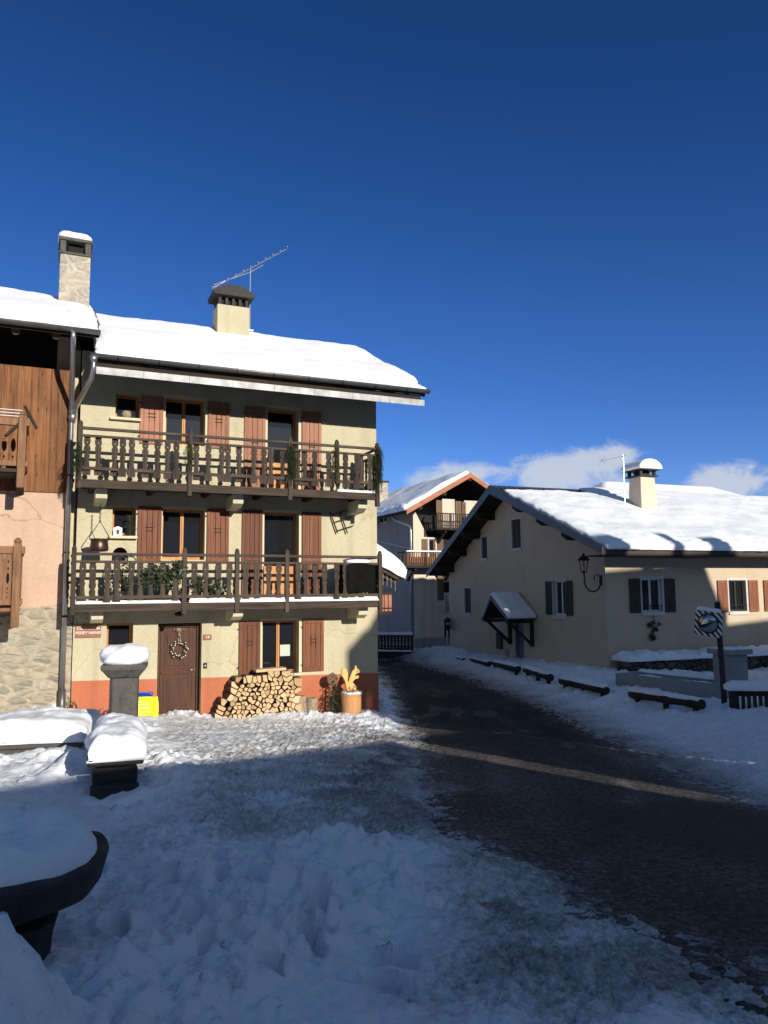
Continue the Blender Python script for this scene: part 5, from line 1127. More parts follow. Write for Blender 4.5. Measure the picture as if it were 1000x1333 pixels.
# ------------------------------------------------------------------ low barn behind the cream house, its snow reaching to the road
def barn():
    rt = thing('wooden_barn', 'low dark barn with thick snow on its roof, just behind the cream house', 'barn', H1.w(8.0, 9.0, 0), H1.a)
    # local: roof falls to the right; eave at x=3.35
    MB().box(-.8, 2.75, .0, 5, -1, 3.6).build('wall', 'darkwood', rt)
    rf = MB(); rf.prismY([(-.8, 5.35), (3.25, 3.32), (3.25, 3.16), (-.8, 5.15)], -.75, 5.4); r_ = rf.build('roof', 'beamwood', rt)
    for y in (-.55, 1.2, 3.0): MB().beam((-.5, y, 4.95), (3.2, y, 3.10), .10, .14).build('rafter', 'railwood', r_)
    snow_slab((3.45, 5.4, 3.24), (0, -6.25, 0), (-4.2, 0, 2.1), .62, .5, 60, 40, .05, .9, .14, 51, .10).build('roof_snow', 'snow', r_, True)
    b = MB(); b.box(.6, 2.9, -.9, -.002, 1.95, 2.07); bo = b.build('balcony', 'darkwood', rt); 
    q = MB(); q.box(.6, 2.9, -.92, -.86, 2.66, 2.72); q.box(.6, 2.9, -.91, -.87, 2.15, 2.2); q.build('handrail', 'darkwood', bo)
    for k in range(15): MB().box(.62 + k * .155, .74 + k * .155, -.89, -.87, 2.07, 2.70).build('carved_board', 'rust' if k > 11 else 'beamwood', bo)
    m_ = MB(); m_.box(1.5, 2.5, -.03, .02, -1, 1.55); d = m_.build('door', 'iron', rt); MB().box(1.38, 1.499, -.04, .0, -1, 1.62).build('door_frame', 'concrete', rt); MB().box(2.501, 2.6, -.04, .0, -1, 1.62).build('door_frame', 'concrete', rt)
    return rt
barn()
ic = MB(); rn = random.Random(4)
for k in range(15):
    x = .9 + k * .16; z = 3.12 - (0) + (3.25 - x) * .5; ln = rn.uniform(.3, .75); ic.tube([(x, -.7, z), (x, -.7, z - ln)], .005, 4)
    for j in range(int(ln / .07)): ic.lathe([(.004, -.012), (.016, 0), (.004, .012)], 5, (x, -.7, z - .05 - j * .07))
tag(ic.build('fairy_lights', 'silver', None, False, 0, H1.w(8, 9, 0), H1.a), 'hanging icicle light string under the barn roof', 'fairy lights')

# ------------------------------------------------------------------ snow roofed house beyond the beige house
def back_house():
    rt = thing('snowy_roof_house', 'house beyond the beige roof at the far right, only its white roof showing', 'house', H2.w(6, 8, 0), H2.a)
    MB().box(.8, 13.2, 1.0, 7.0, -.5, 5.3).build('wall', 'beige', rt)
    E0 = [(0, 0, 5.9), (14, 0, 5.9), (14, 8, 5.9), (0, 8, 5.9)]; A, B = (3.2, 4, 8.0), (9.9, 4, 8.0)
    rf = MB(); rf.add(E0 + [A, B], [(0, 1, 5, 4), (1, 2, 5), (2, 3, 4, 5), (3, 0, 4), (0, 3, 2, 1)]); r_ = rf.build('roof', 'slate_metal', rt)
    sn = MB(); h = .25; E1 = [(-.1, -.1, 5.9), (14.1, -.1, 5.9), (14.1, 8.1, 5.9), (-.1, 8.1, 5.9)]; E2 = [(x, y, z + h) for x, y, z in E1]; A2, B2 = (3.2, 4, 8.26), (9.9, 4, 8.26)
    sn.add(E1 + E2 + [A2, B2], [(0, 1, 5, 4), (1, 2, 6, 5), (2, 3, 7, 6), (3, 0, 4, 7), (4, 5, 9, 8), (5, 6, 9), (6, 7, 8, 9), (7, 4, 8), (3, 2, 1, 0)]); sn.build('roof_snow', 'snow', r_, False, bevel=.18)
back_house()

# ------------------------------------------------------------------ houses across the street, behind the viewer: they throw the shade
TS = math.tan(EL); SF = Fr((0, 0), math.degrees(math.atan2(SUN[0] * 1.0, -SUN[1])))      # X across the light, Y away from the sun
def shade_house(name, label, l0, l1, q, d, depth, wallmat, hipL=None, hipR=None, chim=(), eave_drop=1.7):
    """ridge parallel to X at height that shades up to q"""
    rt = thing(name, label, 'house', SF.w(0, d, 0), SF.a); zr = q - TS * d - .2; ze = zr - eave_drop
    hl = hipL or (0.0, 0.0); hr = hipR or (0.0, 0.0)
    a, b = l0 + hl[0], l1 - hr[0]
    zl, zR_ = zr - hl[1], zr - hr[1]
    # body outline seen along the light, extruded through the depth of the house
    wl = MB(); wl.prismY([(l0 + .02, 0), (l1 - .02, 0), (l1 - .02, min(ze, zR_)), (l0 + .02, min(ze, zl))], -depth / 2 + .4, depth / 2 - .4); wl.build('wall', wallmat, rt)
    rf = MB(); vs = [(l0, -depth / 2, min(ze, zl)), (l1, -depth / 2, min(ze, zR_)), (l1, depth / 2, min(ze, zR_)), (l0, depth / 2, min(ze, zl)), (a, 0, zr), (b, 0, zr), (l0, 0, zl), (l1, 0, zR_)]
    rf.add(vs, [(0, 1, 7, 5, 4, 6), (2, 3, 6, 4, 5, 7), (0, 6, 3), (1, 2, 7), (3, 2, 1, 0)]); r_ = rf.build('roof', 'slate_metal', rt, recalc=True)
    sn = MB(); vs2 = [(x, y * 1.02, z + .2) for x, y, z in vs]; sn.add(vs + vs2, [(8, 9, 15, 13, 12, 14), (10, 11, 14, 12, 13, 15), (8, 14, 11), (9, 10, 15), (0, 1, 9, 8), (1, 2, 10, 9), (2, 3, 11, 10), (3, 0, 8, 11), (3, 2, 1, 0)]); sn.build('roof_snow', 'snow', r_)
    for cl, cw, cq in chim:
        MB().box(cl - cw / 2, cl + cw / 2, -.4, .4, ze, cq - TS * d).build('chimney', 'chimstone', rt)
    for k in range(int((l1 - l0) / 2.6)):
        x = l0 + 1.3 + k * 2.6; w = window_part(rt, -x - .45, -x + .45, 2.6, 3.8, -.02, 1, 'shutterdk'); turn(w, PI, (0, depth / 2 - .4, 0))
    return rt
shade_house('long_low_house', 'long low house behind the viewer on the left, outside the photograph', -18, 7.52, 3.46, -11, 7, 'beige3')
shade_house('narrow_low_house', 'narrow low house behind the viewer beside the alley, outside the photograph', 8.06, 10.0, 3.5, -11, 7, 'pink')
shade_house('alley_sun_blocker', 'added sun blocker at the end of the alley behind the viewer, outside the photograph', 7.3, 8.3, 2.0, -16, 2, 'darkwood', eave_drop=.4)  # unseen block added to end the sun streak on the road
shade_house('side_lean_to', 'slim lean-to against the tall house, outside the photograph', 9.96, 10.5, 6.45, -9, 3, 'cladding', hipL=(.45, .45), eave_drop=.9)
shade_house('tall_town_house', 'tall house with three chimneys across the street, outside the photograph', 10.5, 24.2, 7.98, -9.5, 9, 'beige', hipL=(1.0, 1.5), hipR=(.85, 2.1), chim=((18.9, .8, 8.85), (21.15, .45, 8.8), (22.75, .8, 8.5)), eave_drop=3)
shade_house('end_house', 'lower house beyond the tall one, outside the photograph', 24.2, 44, 5.85, -9.5, 8, 'beige3')
def ray_at(px, py, Y): d = ray(px, py); return CAM + d * Y / d[1]
def h1l(X, Y, Z): return H1.w(X, Y, Z)
# ------------------------------------------------------------------ old fountain: column and troughs
p = on_ground(162, 965); cx, cy = float(ray_at(162, 900, 10.9)[0]), 10.9; g = gz(cx, cy) - .15
col = thing('fountain_column', 'weathered square stone fountain column with a thick snow cap, in front of the cream house', 'column', (cx, cy, g), R(14))
zt = float(ray_at(162, 881, 10.9)[2]) - g
s = MB()
for k, (w, z) in enumerate(()): pass
s.prismZ([(-.185, -.14), (-.14, -.185), (.14, -.185), (.185, -.14), (.185, .14), (.14, .185), (-.14, .185), (-.185, .14)], 0, zt); s.build('shaft', 'granite', col, bevel=.015)
c = MB(); q = 4; prof = [(.19, zt), (.21, zt + .02), (.27, zt + .10), (.295, zt + .12), (.295, zt + .19)]
c.lathe([(r * 1.414, z) for r, z in prof], 4).xf(Matrix.Rotation(PI / 4, 4, 'Z')); c.build('capital', 'granite', col, bevel=.02)
snow_pillow((0, 0, zt + .185), .30, .30, .27, 40, 10, 3.4, .055, 61, .05).build('snow_cap', 'snow', col, True)

TF = Fr((-2.90, 7.75), 18.0)
tr = thing('long_trough', 'long stone fountain trough under a deep pillow of snow, running back to the column', 'trough', TF.w(.24, 1.4, .68), TF.a)
zr = 1.10 - .6; o = TF.loc(TF.w(.24, 1.4, 0))
def tb(mb, x0, x1, y0, y1, z0, z1): return mb.box(x0 - .24, x1 - .24, y0 - 1.4, y1 - 1.4, z0 - .6, z1 - .6)
s = MB(); tb(s, .02, .44, .03, 1.95, .35, .86); s.build('basin', 'wetstone', tr, bevel=.02)
s = MB(); tb(s, .0, .46, .0, .05, .60, .82); tb(s, .015, .445, .008, .05, .84, .98); s.build('end_stone', 'wetstone', tr, bevel=.03)
s = MB(); tb(s, -.03, .50, -.04, 2.0, 1.0, 1.07); s.build('rim', 'wetstone', tr, bevel=.02)
sn = snow_slab(np.array([-.04 - .24, -.05 - 1.4, 1.065 - .6]), (.55, 0, 0), (0, 2.1, -.06), .21, .18, 44, 90, .045, 2.8, .05, 63, .05); sn.build('snow_cap', 'snow', tr, True)

BF = Fr((-7.6, 10.15), 10.0)
tr = thing('square_basin', 'low stone fountain basin filled with sunlit snow, left of the fountain column', 'basin', BF.w(1.7, .5, .5), BF.a)
s = MB(); s.box(-1.75, 1.75, -.5, .6, -.3, .20); s.build('basin', 'granite', tr, bevel=.02)
s = MB(); s.box(-1.8, 1.8, -.56, .65, .201, .30); s.build('rim', 'granite', tr, bevel=.025)
snow_slab((-1.84, -.60, .295), (3.68, 0, 0), (0, 1.28, 0), .26, .22, 80, 34, .06, 1.8, .07, 66, .08).build('snow_cap', 'snow', tr, True)

# near trough, its rounded end and one leg
g0 = 1.16
tr = thing('stone_basin', 'dark hollowed stone basin on a short pillar with snow on top, nearest the viewer', 'basin', (-1.95, 3.52, g0), R(0))
N_ = 26; out = []
for k in range(N_ + 1):
    a = -PI / 2 + PI * k / N_; out.append((.42 + .26 * math.cos(a) ** .8 if math.cos(a) > 1e-6 else .42, .37 * math.sin(a)))
out = [(-1.6, -.37)] + out + [(-1.6, .37)]
def ring(sc, dz, zz): return [(x - (dz if x > 0 else 0), y * sc, zz + .022 * float(noise2(x * 5 + zz * 3, y * 5, 70))) for x, y in out]
rings = [ring(.62, .30, .20), ring(.64, .29, .205), ring(1.0, .02, .33), ring(1.02, -.01, .44), ring(1.0, .0, .455), ring(.84, .07, .455), ring(.80, .09, .36)]
s = MB(); n = len(out); vs = [q for r_ in rings for q in r_]; fs = [(i * n + k, i * n + (k + 1) % n, (i + 1) * n + (k + 1) % n, (i + 1) * n + k) for i in range(len(rings) - 1) for k in range(n)]
fs += [list(range(n - 1, -1, -1)), list(range((len(rings) - 1) * n, len(rings) * n))]; s.add(vs, fs); s.build('bowl', 'wetstone', tr, False, bevel=.008)
s = MB(); s.lathe([(.17, -.35), (.15, -.1), (.125, .05), (.13, .15), (.15, .22)], 9, (.38, -.06, 0), .12, 7); s.build('pillar', 'wetstone', tr, False, bevel=.008)
A = np.linspace(0, 1, 70); B = np.linspace(0, 1, 40); X_ = -1.6 + A[:, None] * 2.258; hw = np.where(X_ > .30,  .345 * np.sqrt(np.clip(1 - ((X_ - .30) / .36) ** 2, 0, 1)), .345) * np.ones_like(B)[None]
Y_ = (B[None] * 2 - 1) * hw; X2 = X_ + 0 * B[None]; e = np.minimum((1 - np.abs(B[None] * 2 - 1)) * hw, np.clip(.66 - X2, 0, 9)); hgt = .43 + (.16 + .05 * fbm(X2 * 2.6, Y_ * 2.6, 3, 71) + .03 * fbm(X2 * 8, Y_ * 8, 3, 72)) * np.sqrt(np.clip(1 - (1 - np.clip(e / .13, 0, 1)) ** 2, 0, 1)) - .05 * sstep(.25, .68, X2) + .05 * sstep(-.1, -.9, X2)
s = MB(); n2 = 40; vs = np.stack([X2, Y_, hgt], -1).reshape(-1, 3); s.add(vs, [(i * n2 + j, (i + 1) * n2 + j, (i + 1) * n2 + j + 1, i * n2 + j + 1) for i in range(69) for j in range(39)])
vs2 = vs.copy(); vs2[:, 2] = .39; s.add(vs2, [(i * n2 + j, i * n2 + j + 1, (i + 1) * n2 + j + 1, (i + 1) * n2 + j) for i in range(69) for j in range(39)]); s.build('snow_cap', 'snow', tr, True, recalc=False)

# ------------------------------------------------------------------ things standing along the foot of the cream house
def at_house(X, Y, dz=0.0): w = h1l(X, Y, 0); return (float(w[0]), float(w[1]), gz(w[0], w[1]) + dz)
def sled(name, mat, label, X, Y, w, h, lean):
    t = thing(name, label, 'sledge', at_house(X, Y, .0), H1.a); m_ = MB(); n, q = 18, 12; vs = []
    for i in range(n + 1):
        for j in range(q + 1):
            a, b = i / n * 2 - 1, j / q * 2 - 1; rr = (abs(a) ** 5 + abs(b) ** 5) ** .2; d = .07 * max(0, 1 - max(0, (rr - .72) / .28)) if rr > .72 else .07; d += .018 * math.cos(b * 9) * (rr < .7)
            vs.append((a * w / 2, d - .07, (b * .5 + .5) * h))
    f = [(i * (q + 1) + j, (i + 1) * (q + 1) + j, (i + 1) * (q + 1) + j + 1, i * (q + 1) + j + 1) for i in range(n) for j in range(q)]; m_.add(vs, f); b = m_.build('tray', mat, t, True); sd = b.modifiers.new('thick', 'SOLIDIFY'); sd.thickness = .012
    rm = MB(); pts = [(w / 2 * math.copysign(abs(math.cos(a)) ** .4, math.cos(a)), -.07, h / 2 + h / 2 * math.copysign(abs(math.sin(a)) ** .4, math.sin(a))) for a in np.linspace(0, 2 * PI, 41)]; rm.tube(pts, .014, 6, False); rm.build('rim', mat, t, True)
    t.rotation_euler = (R(-lean), 0, H1.a); return t
sled('plastic_sledge', 'blue', 'blue plastic sledge leaning on the orange wall behind the yellow one', 1.30, -.12, .78, .46, 8)
sled('plastic_sledge', 'yellow', 'bright yellow plastic sledge leaning beside the brown front door', 1.34, -.32, .86, .42, 14)

# split logs: every log its own object, ends to the street
rn = random.Random(11)
outline = lambda x: (.10 + (x - 3.02) * 1.55 if x < 3.45 else (.77 + (x - 3.45) * .34 if x < 3.75 else (.90 if x < 4.35 else .90 - (x - 4.35) * .25)))
pts = []; z = .03; row = 0; st = .108
while z < 1.0:
    x = 3.04 + (st / 2 if row % 2 else 0)
    while x < 4.72:
        px_, pz_ = x + rn.uniform(-.036, .036), z + rn.uniform(-.034, .034)
        if pz_ < outline(px_) - .02: pts.append((px_, pz_))
        x += st
    z += st * .86; row += 1
def clip(poly, nx, nz, c):
    o = []
    for i in range(len(poly)):
        a, b = poly[i], poly[(i + 1) % len(poly)]; da, db = a[0] * nx + a[1] * nz - c, b[0] * nx + b[1] * nz - c
        if da <= 0: o.append(a)
        if (da < 0) != (db < 0): t = da / (da - db); o.append((a[0] + (b[0] - a[0]) * t, a[1] + (b[1] - a[1]) * t))
    return o
zbase = gz(*h1l(3.9, -.4, 0)[:2]) - .04
for (x, z) in pts:
    poly = [(x - .12, z - .12), (x + .12, z - .12), (x + .12, z + .12), (x - .12, z + .12)]
    for (a, b) in pts:
        if (a, b) != (x, z) and abs(a - x) < .26 and abs(b - z) < .26:
            nx, nz = a - x, b - z; l = math.hypot(nx, nz); poly = clip(poly, nx / l, nz / l, ((a + x) / 2 * nx + (b + z) / 2 * nz) / l - .005)
            if len(poly) < 3: break
    if len(poly) < 3: continue
    cxm = sum(p[0] for p in poly) / len(poly); czm = sum(p[1] for p in poly) / len(poly)
    if rn.random() < .35 and len(poly) > 4:          # a cleft flank
        a = rn.uniform(0, 2 * PI); poly = clip(poly, math.cos(a), math.sin(a), cxm * math.cos(a) + czm * math.sin(a) + .018)
    k = rn.uniform(.86, .98); poly = [(cxm + (p[0] - cxm) * k - x, czm + (p[1] - czm) * k - z) for p in poly]
    if len(poly) < 3: continue
    f = -rn.uniform(.40, .50) ; m_ = MB(); m_.prismY(poly, f, -.05); m_.mi = [0] + [1] * (len(m_.f) - 1)
    o = m_.build('firewood_log', ['logend', 'bark'], None, bevel=.004)
    o.location = tuple(float(v) for v in h1l(x, 0, zbase + z)); o.rotation_euler = (0, rn.uniform(-.02, .02), H1.a + rn.uniform(-.03, .03))
    tag(o, 'split firewood log in the stack under the ground floor window', 'log', 'split logs in the woodpile')
pl = MB(); pl.box(-.34, .34, -.14, .14, -.03, .03); o = pl.build('loose_board', 'board', None, bevel=.006, loc=tuple(float(v) for v in h1l(4.16, -.30, zbase + .98)), rz=H1.a); o.rotation_euler[1] = -.03; tag(o, 'pale sawn board lying on top of the woodpile', 'board')
for X, h, r, lb in ((4.86, .40, .155, 'old cut log standing on end against the woodpile'), (5.13, .385, .14, 'old cut log standing on end on the side away from the woodpile')):
    m_ = MB(); m_.lathe([(r * 1.03, -.06), (r, .1), (r * .97, h - .02), (r * .93, h)], 22, (0, 0, 0), .10, int(X * 10)); t = m_.build('standing_log', 'stump', None, False, .008, at_house(X, -.30, -.02), H1.a); t.rotation_euler[1] = .03 if X > 5 else -.015; tag(t, lb, 'log', 'upright logs by the wall')

# squirrel cut out of a board, on a log planter with fir twigs
gp = at_house(6.02, -.50, -.03)
pt = thing('log_planter', 'peeled log planter topped with snow and fir twigs at the house corner', 'planter', gp, H1.a)
m_ = MB(); m_.lathe([(.225, 0), (.23, .1), (.235, .40), (.25, .48), (.21, .48)], 26, (0, 0, 0), .05, 3); m_.build('log', 'planter', pt, False, .01)
snow_pillow((0, 0, .475), .235, .235, .06, 28, 8, 2.2, .06, 81).build('snow_cap', 'snow', pt, True)
fb = MB(); 
for k in range(5): fir_spray(.24, 6, 90 + k, .5, 1.3, .035, None, fb, (-.1 + .09 * k, -.14 + .05 * (k % 2), .52))
fb.build('fir_twigs', 'needles', pt)
SQ = [(800, 385), (845, 385), (846, 352), (822, 327), (836, 311), (858, 308), (864, 302), (862, 290), (851, 288), (840, 295), (838, 288), (846, 279), (868, 275), (871, 266), (862, 255), (850, 247), (846, 232), (839, 233), (837, 249), (820, 266), (806, 298), (797, 328), (791, 314), (796, 282), (786, 252), (768, 242), (753, 252), (753, 284), (772, 308), (782, 340), (786, 368)]
sc = 1 / 4.545 * .0178; sq = MB(); sq.prismY([((a - 815) * sc, (385 - b) * sc) for a, b in SQ], -.02, .02)
so2 = sq.build('squirrel_figure', 'ply', None, False, .005, (gp[0], gp[1], gp[2] + .50), H1.a); tag(so2, 'pale wooden squirrel cut-out standing on the log planter', 'ornament')
sl2 = MB(); sl2.lathe([(.13, -.02), (.135, 0), (.13, .03)], 20).xf(Matrix.Rotation(PI / 2, 4, 'X')); w = h1l(5.62, -.34, gp[2] + .80); tag(sl2.build('log_slice', 'bark', None, False, .006, tuple(float(v) for v in w), H1.a), 'dark round log slice behind the squirrel', 'ornament')
bt = thing('fir_tree', 'small dark fir leaning on the orange wall next to the squirrel planter', 'tree', at_house(5.62, -.36, -.05), H1.a)
m_ = MB(); m_.tube([(0, 0, 0), (.02, .02, .4), (.04, .05, .95)], [.03, .022, .008], 7); m_.build('trunk', 'twig', bt)
f1 = MB()
for k in range(34):
    t_ = k / 34; zz = .05 + .85 * t_; a = k * 2.4; ln = .40 * (1 - t_) + .08; fir_spray(ln, 4, 300 + k, .28, .9, .045, (math.cos(a), math.sin(a) * .7 - .1, .15), f1, (.04 * t_, .04 * t_, zz))
f1.build('crown', 'needles', bt)

# ------------------------------------------------------------------ plaques, wreath, pots and ornaments on the facade
def text_mesh(txt, size, mat, depth=.003, font_sp=1.0):
    cu = bpy.data.curves.new('lettering', 'FONT'); cu.body = txt; cu.size = size; cu.extrude = depth; cu.align_x = 'CENTER'; cu.align_y = 'CENTER'; cu.space_character = font_sp; cu.resolution_u = 3
    o = bpy.data.objects.new('lettering', cu); COL.objects.link(o); bpy.context.view_layer.update()
    me = bpy.data.meshes.new_from_object(o.evaluated_get(bpy.context.evaluated_depsgraph_get())); bpy.data.objects.remove(o); me.materials.clear(); me.materials.append(M[mat]); o2 = bpy.data.objects.new('lettering', me); COL.objects.link(o2); return o2
def plaque(name, label, X0, X1, Z0, Z1, lines, size):
    t = thing(name, label, 'sign', h1l((X0 + X1) / 2, 0, Z0), H1.a); b = MB().box(-(X1 - X0) / 2, (X1 - X0) / 2, -.035, -.002, 0, Z1 - Z0).build('board', 'plaque', t, bevel=.006)
    for k, s_ in enumerate(lines):
        o = text_mesh(s_, size, 'white'); o.parent = t; o.location = (0, -.0385, (Z1 - Z0) * (.5 if len(lines) == 1 else (.70 - .34 * k))); o.rotation_euler = (PI / 2, 0, 0)
    return t
plaque('house_sign', 'brown wooden sign with two lines of white lettering left of the small window', .13, .63, 1.87, 2.14, ['Commune de', 'PEISEY NANX'], .082)
plaque('house_number', 'small brown number plaque to the right of the front door', 2.74, 2.92, 1.745, 1.86, ['14'], .085)
wr = thing('door_wreath', 'round wreath of twigs and pale ornaments hanging on the brown front door', 'wreath', h1l(2.25, .17, 1.55), H1.a)
m_ = MB(); rn = random.Random(3)
for k in range(150):
    a = rn.uniform(0, 2 * PI); r = .155 + rn.gauss(0, .02); p = Vector((r * math.cos(a), rn.uniform(-.05, .0), r * math.sin(a))); d = Vector((-math.sin(a) + rn.uniform(-.7, .7), rn.uniform(-.4, .2), math.cos(a) + rn.uniform(-.7, .7))) * .05; m_.tube([p, p + d], .004, 4)
m_.build('twig_ring', 'twig', wr)
m_ = MB()
for k in range(26):
    a = k * 2 * PI / 26 + rn.uniform(-.1, .1); r = .155 + rn.uniform(-.04, .04); m_.lathe([(.004, -.02), (.016, -.012), (.02, 0), (.016, .012), (.004, .02)], 7, (r * math.cos(a), -.055, r * math.sin(a)))
m_.build('baubles', 'silver', wr, True)
m_ = MB(); 
for k in range(40): p = Vector((rn.uniform(-.03, .03), -.04, .17 + rn.random() * .26)); m_.lathe([(.003, -.01), (.010, 0), (.003, .01)], 5, p)
for k in range(24): p = Vector((rn.uniform(-.12, .12), -.04, .40 + rn.random() * .06)); m_.lathe([(.003, -.01), (.010, 0), (.003, .01)], 5, p)
m_.build('ribbon', 'silver', wr)
# cauldron hanging from the left bracket
kt = thing('copper_cauldron', 'dark copper cauldron hanging on a chain above the lower balcony', 'cauldron', h1l(.51, -.60, 3.62), H1.a)
m_ = MB(); m_.lathe([(.10, 0), (.17, .015), (.185, .05), (.175, .14), (.165, .21), (.185, .25), (.19, .26), (.175, .255), (.155, .20), (.16, .05), (.10, .03)], 26); m_.build('bowl', 'copper', kt, True)
m_ = MB(); m_.tube([(-.18, 0, .24), (-.19, 0, .30), (0, 0, .62), (.19, 0, .30), (.18, 0, .24)], .010, 6); m_.build('bail', 'iron', kt)
m_ = MB(); rn = random.Random(1)
for k in range(9):
    zz = .62 + k * .042; a = (k % 2) * PI / 2; m_.tube([(.016 * math.cos(a) * math.cos(t), .016 * math.sin(a) * math.cos(t), zz + .028 * math.sin(t)) for t in np.linspace(0, 2 * PI, 11)], .006, 5, False)
m_.build('chain', 'iron', kt)
# two small ornaments and plants on the sills
t = thing('candle_lantern', 'small white lantern box on the first floor window sill', 'lantern', h1l(.90, -.02, 3.992), H1.a); m_ = MB(); m_.box(-.09, .09, -.06, .06, 0, .16); m_.prismY([(-.10, .16), (.10, .16), (0, .20)], -.07, .07); m_.build('case', 'white', t, bevel=.006); m_ = MB(); m_.box(-.025, .025, -.066, -.0602, .03, .11); m_.prismY([(-.045, .085), (.045, .085), (0, .14)], -.0655, -.0603); m_.build('fir_emblem', 'iron', t)
t = thing('potted_conifer', 'small dark conifer in a pot on the first floor window sill', 'plant', h1l(1.14, -.02, 3.992), H1.a); m_ = MB(); m_.lathe([(.05, 0), (.075, .10), (.08, .11), (.07, .11)], 14); m_.build('pot', 'iron', t); m_ = MB(); m_.tube([(0, 0, .1), (0, 0, .45)], .01, 5); m_.build('stem', 'twig', t); m_ = MB()
for k in range(26): a = k * 2.4; fir_spray(.13 * (1 - k / 32) + .04, 2, 400 + k, .3, .4, .03, (math.cos(a), math.sin(a), .4), m_, (0, 0, .12 + .33 * k / 26))
m_.build('foliage', 'needles', t)
m_ = MB(); m_.lathe([(.07, 0), (.10, .05), (.11, .10), (.09, .14), (.10, .15), (.08, .14)], 16); tag(m_.build('stone_pot', 'stump', None, True, 0, tuple(float(v) for v in h1l(1.02, .03, 6.552)), H1.a), 'round pot on the top floor window sill', 'pot')
# wooden hay sledge fixed to the wall
t = thing('wall_ladder', 'small wooden rack hung slanting on the wall under the upper balcony', 'rack', h1l(5.92, -.06, 4.22), H1.a); m_ = MB()
for dx in (-.13, .12): m_.beam((dx - .02 - .1, 0, .44), (dx + .16 - .1, -.02, -.06), .025, .03, (0, 1, 0))
m_.build('rail', 'darkwood', t); m_ = MB()
for s_ in (.1, .45, .85): m_.beam((-.24 + .18 * s_, -.01, .42 - .5 * s_ + .0), (.22 + .16 * s_, -.012, .56 - .5 * s_), .02, .025, (0, 1, 0))
m_.build('rung', 'darkwood', t)
# covered grill on the lower balcony
t = thing('covered_grill', 'barbecue under a black cover with snow on top, at the lower balcony end', 'barbecue', h1l(6.03, -.78, 2.70), H1.a); m_ = MB(); rn = random.Random(2); n = 26; prof = [(.41, .04), (.43, .25), (.425, .55), (.42, .76), (.38, .81), (.2, .83)]; vs = []
for (r, z) in prof:
    for k in range(n):
        a = 2 * PI * k / n; rr = (abs(math.cos(a)) ** 4 + abs(math.sin(a)) ** 4) ** -.25; f = 1 + .06 * math.sin(a * 9 + z * 3) * (1 - z * .8); vs.append((r * rr * f * math.cos(a), r * .74 * rr * f * math.sin(a), z * .86 + .02 * math.sin(a * 3)))
m_.add(vs, [(i * n + k, i * n + (k + 1) % n, (i + 1) * n + (k + 1) % n, (i + 1) * n + k) for i in range(5) for k in range(n)] + [list(range(5 * n, 6 * n))]); m_.build('cover', 'tarp', t, True); snow_pillow((.02, 0, .70), .30, .20, .14, sq=3, seed=85).build('snow_cap', 'snow', t, True)
# greenery and firewood on the lower balcony
m_ = MB(); tw = MB(); rn = random.Random(21)
for X, Y, zc, rx, rz_, n in ((.95, -.80, 3.05, .17, .28, 90), (1.35, -.82, 3.1, .2, .25, 120), (1.62, -.80, 3.12, .20, .28, 190), (1.88, -.82, 3.05, .20, .28, 150), (2.02, -.9, 3.25, .16, .22, 120), (2.4, -.85, 2.95, .14, .22, 80), (2.8, -.85, 2.9, .14, .25, 60)):
    leaf_clump((X, Y - .13, zc), (rx, .16, rz_), int(n * 1.6), int(X * 100), .10, m_)
    for k in range(4): tw.tube([(X + rn.uniform(-.1, .1), Y, 2.62), (X + rn.uniform(-.2, .2), Y - .03, zc + rz_ * .8)], .007, 4)
t = thing('balcony_shrubs', 'row of straggly dark shrubs in a box behind the lower balcony railing', 'plant', H1.w(0, 0, 0), H1.a); m_.build('foliage', 'leaf', t); tw.build('stems', 'twig', t); MB().box(.8, 2.95, -.93, -.72, 2.575, 2.72).build('plant_box', 'darkwood', t, bevel=.01)
m_ = MB(); rn = random.Random(9)
for k in range(70):
    a = rn.uniform(0, 2 * PI); c_ = (.92 if k % 2 else 1.10, 3.40 + .02); r = .10 + rn.uniform(-.02, .02); m_.lathe([(.003, -.012), (.012, 0), (.003, .012)], 5, (c_[0] + r * math.cos(a), -.90 + rn.uniform(-.03, .03), c_[1] + r * math.sin(a)))
t = thing('wire_wreaths', 'pair of pale sparkling rings behind the lower balcony rail below the sill', 'ornament', H1.w(0, 0, 0), H1.a); m_.build('beads', 'silver', t)
m_ = MB(); 
for c_ in (.92, 1.10): m_.tube([(c_ + .10 * math.cos(a), -.90, 3.42 + .10 * math.sin(a)) for a in np.linspace(0, 2 * PI, 20)], .012, 5, False)
m_.build('hoop', 'steel', t)
rn = random.Random(31); k = 0
for row in range(3):
    for i in range(7 - row):
        X = 2.50 + i * .125 + row * .06 + rn.uniform(-.02, .02); Z = 2.64 + row * .10; m_ = MB(); n = rn.choice((3, 4, 5)); a0 = rn.uniform(0, 6); m_.prismY([(.058 * math.cos(a0 + 2 * PI * q / n), .058 * math.sin(a0 + 2 * PI * q / n)) for q in range(n)], -.16, .16); m_.mi = [0] + [1] * (n + 1)
        o = m_.build('firewood_log', ['logend', 'bark'], None, bevel=.004); o.location = tuple(float(v) for v in h1l(X, -.55, Z)); o.rotation_euler = (0, 0, H1.a + rn.uniform(-.1, .1)); tag(o, 'split firewood log stored behind the lower balcony railing', 'log', 'split logs on the lower balcony')
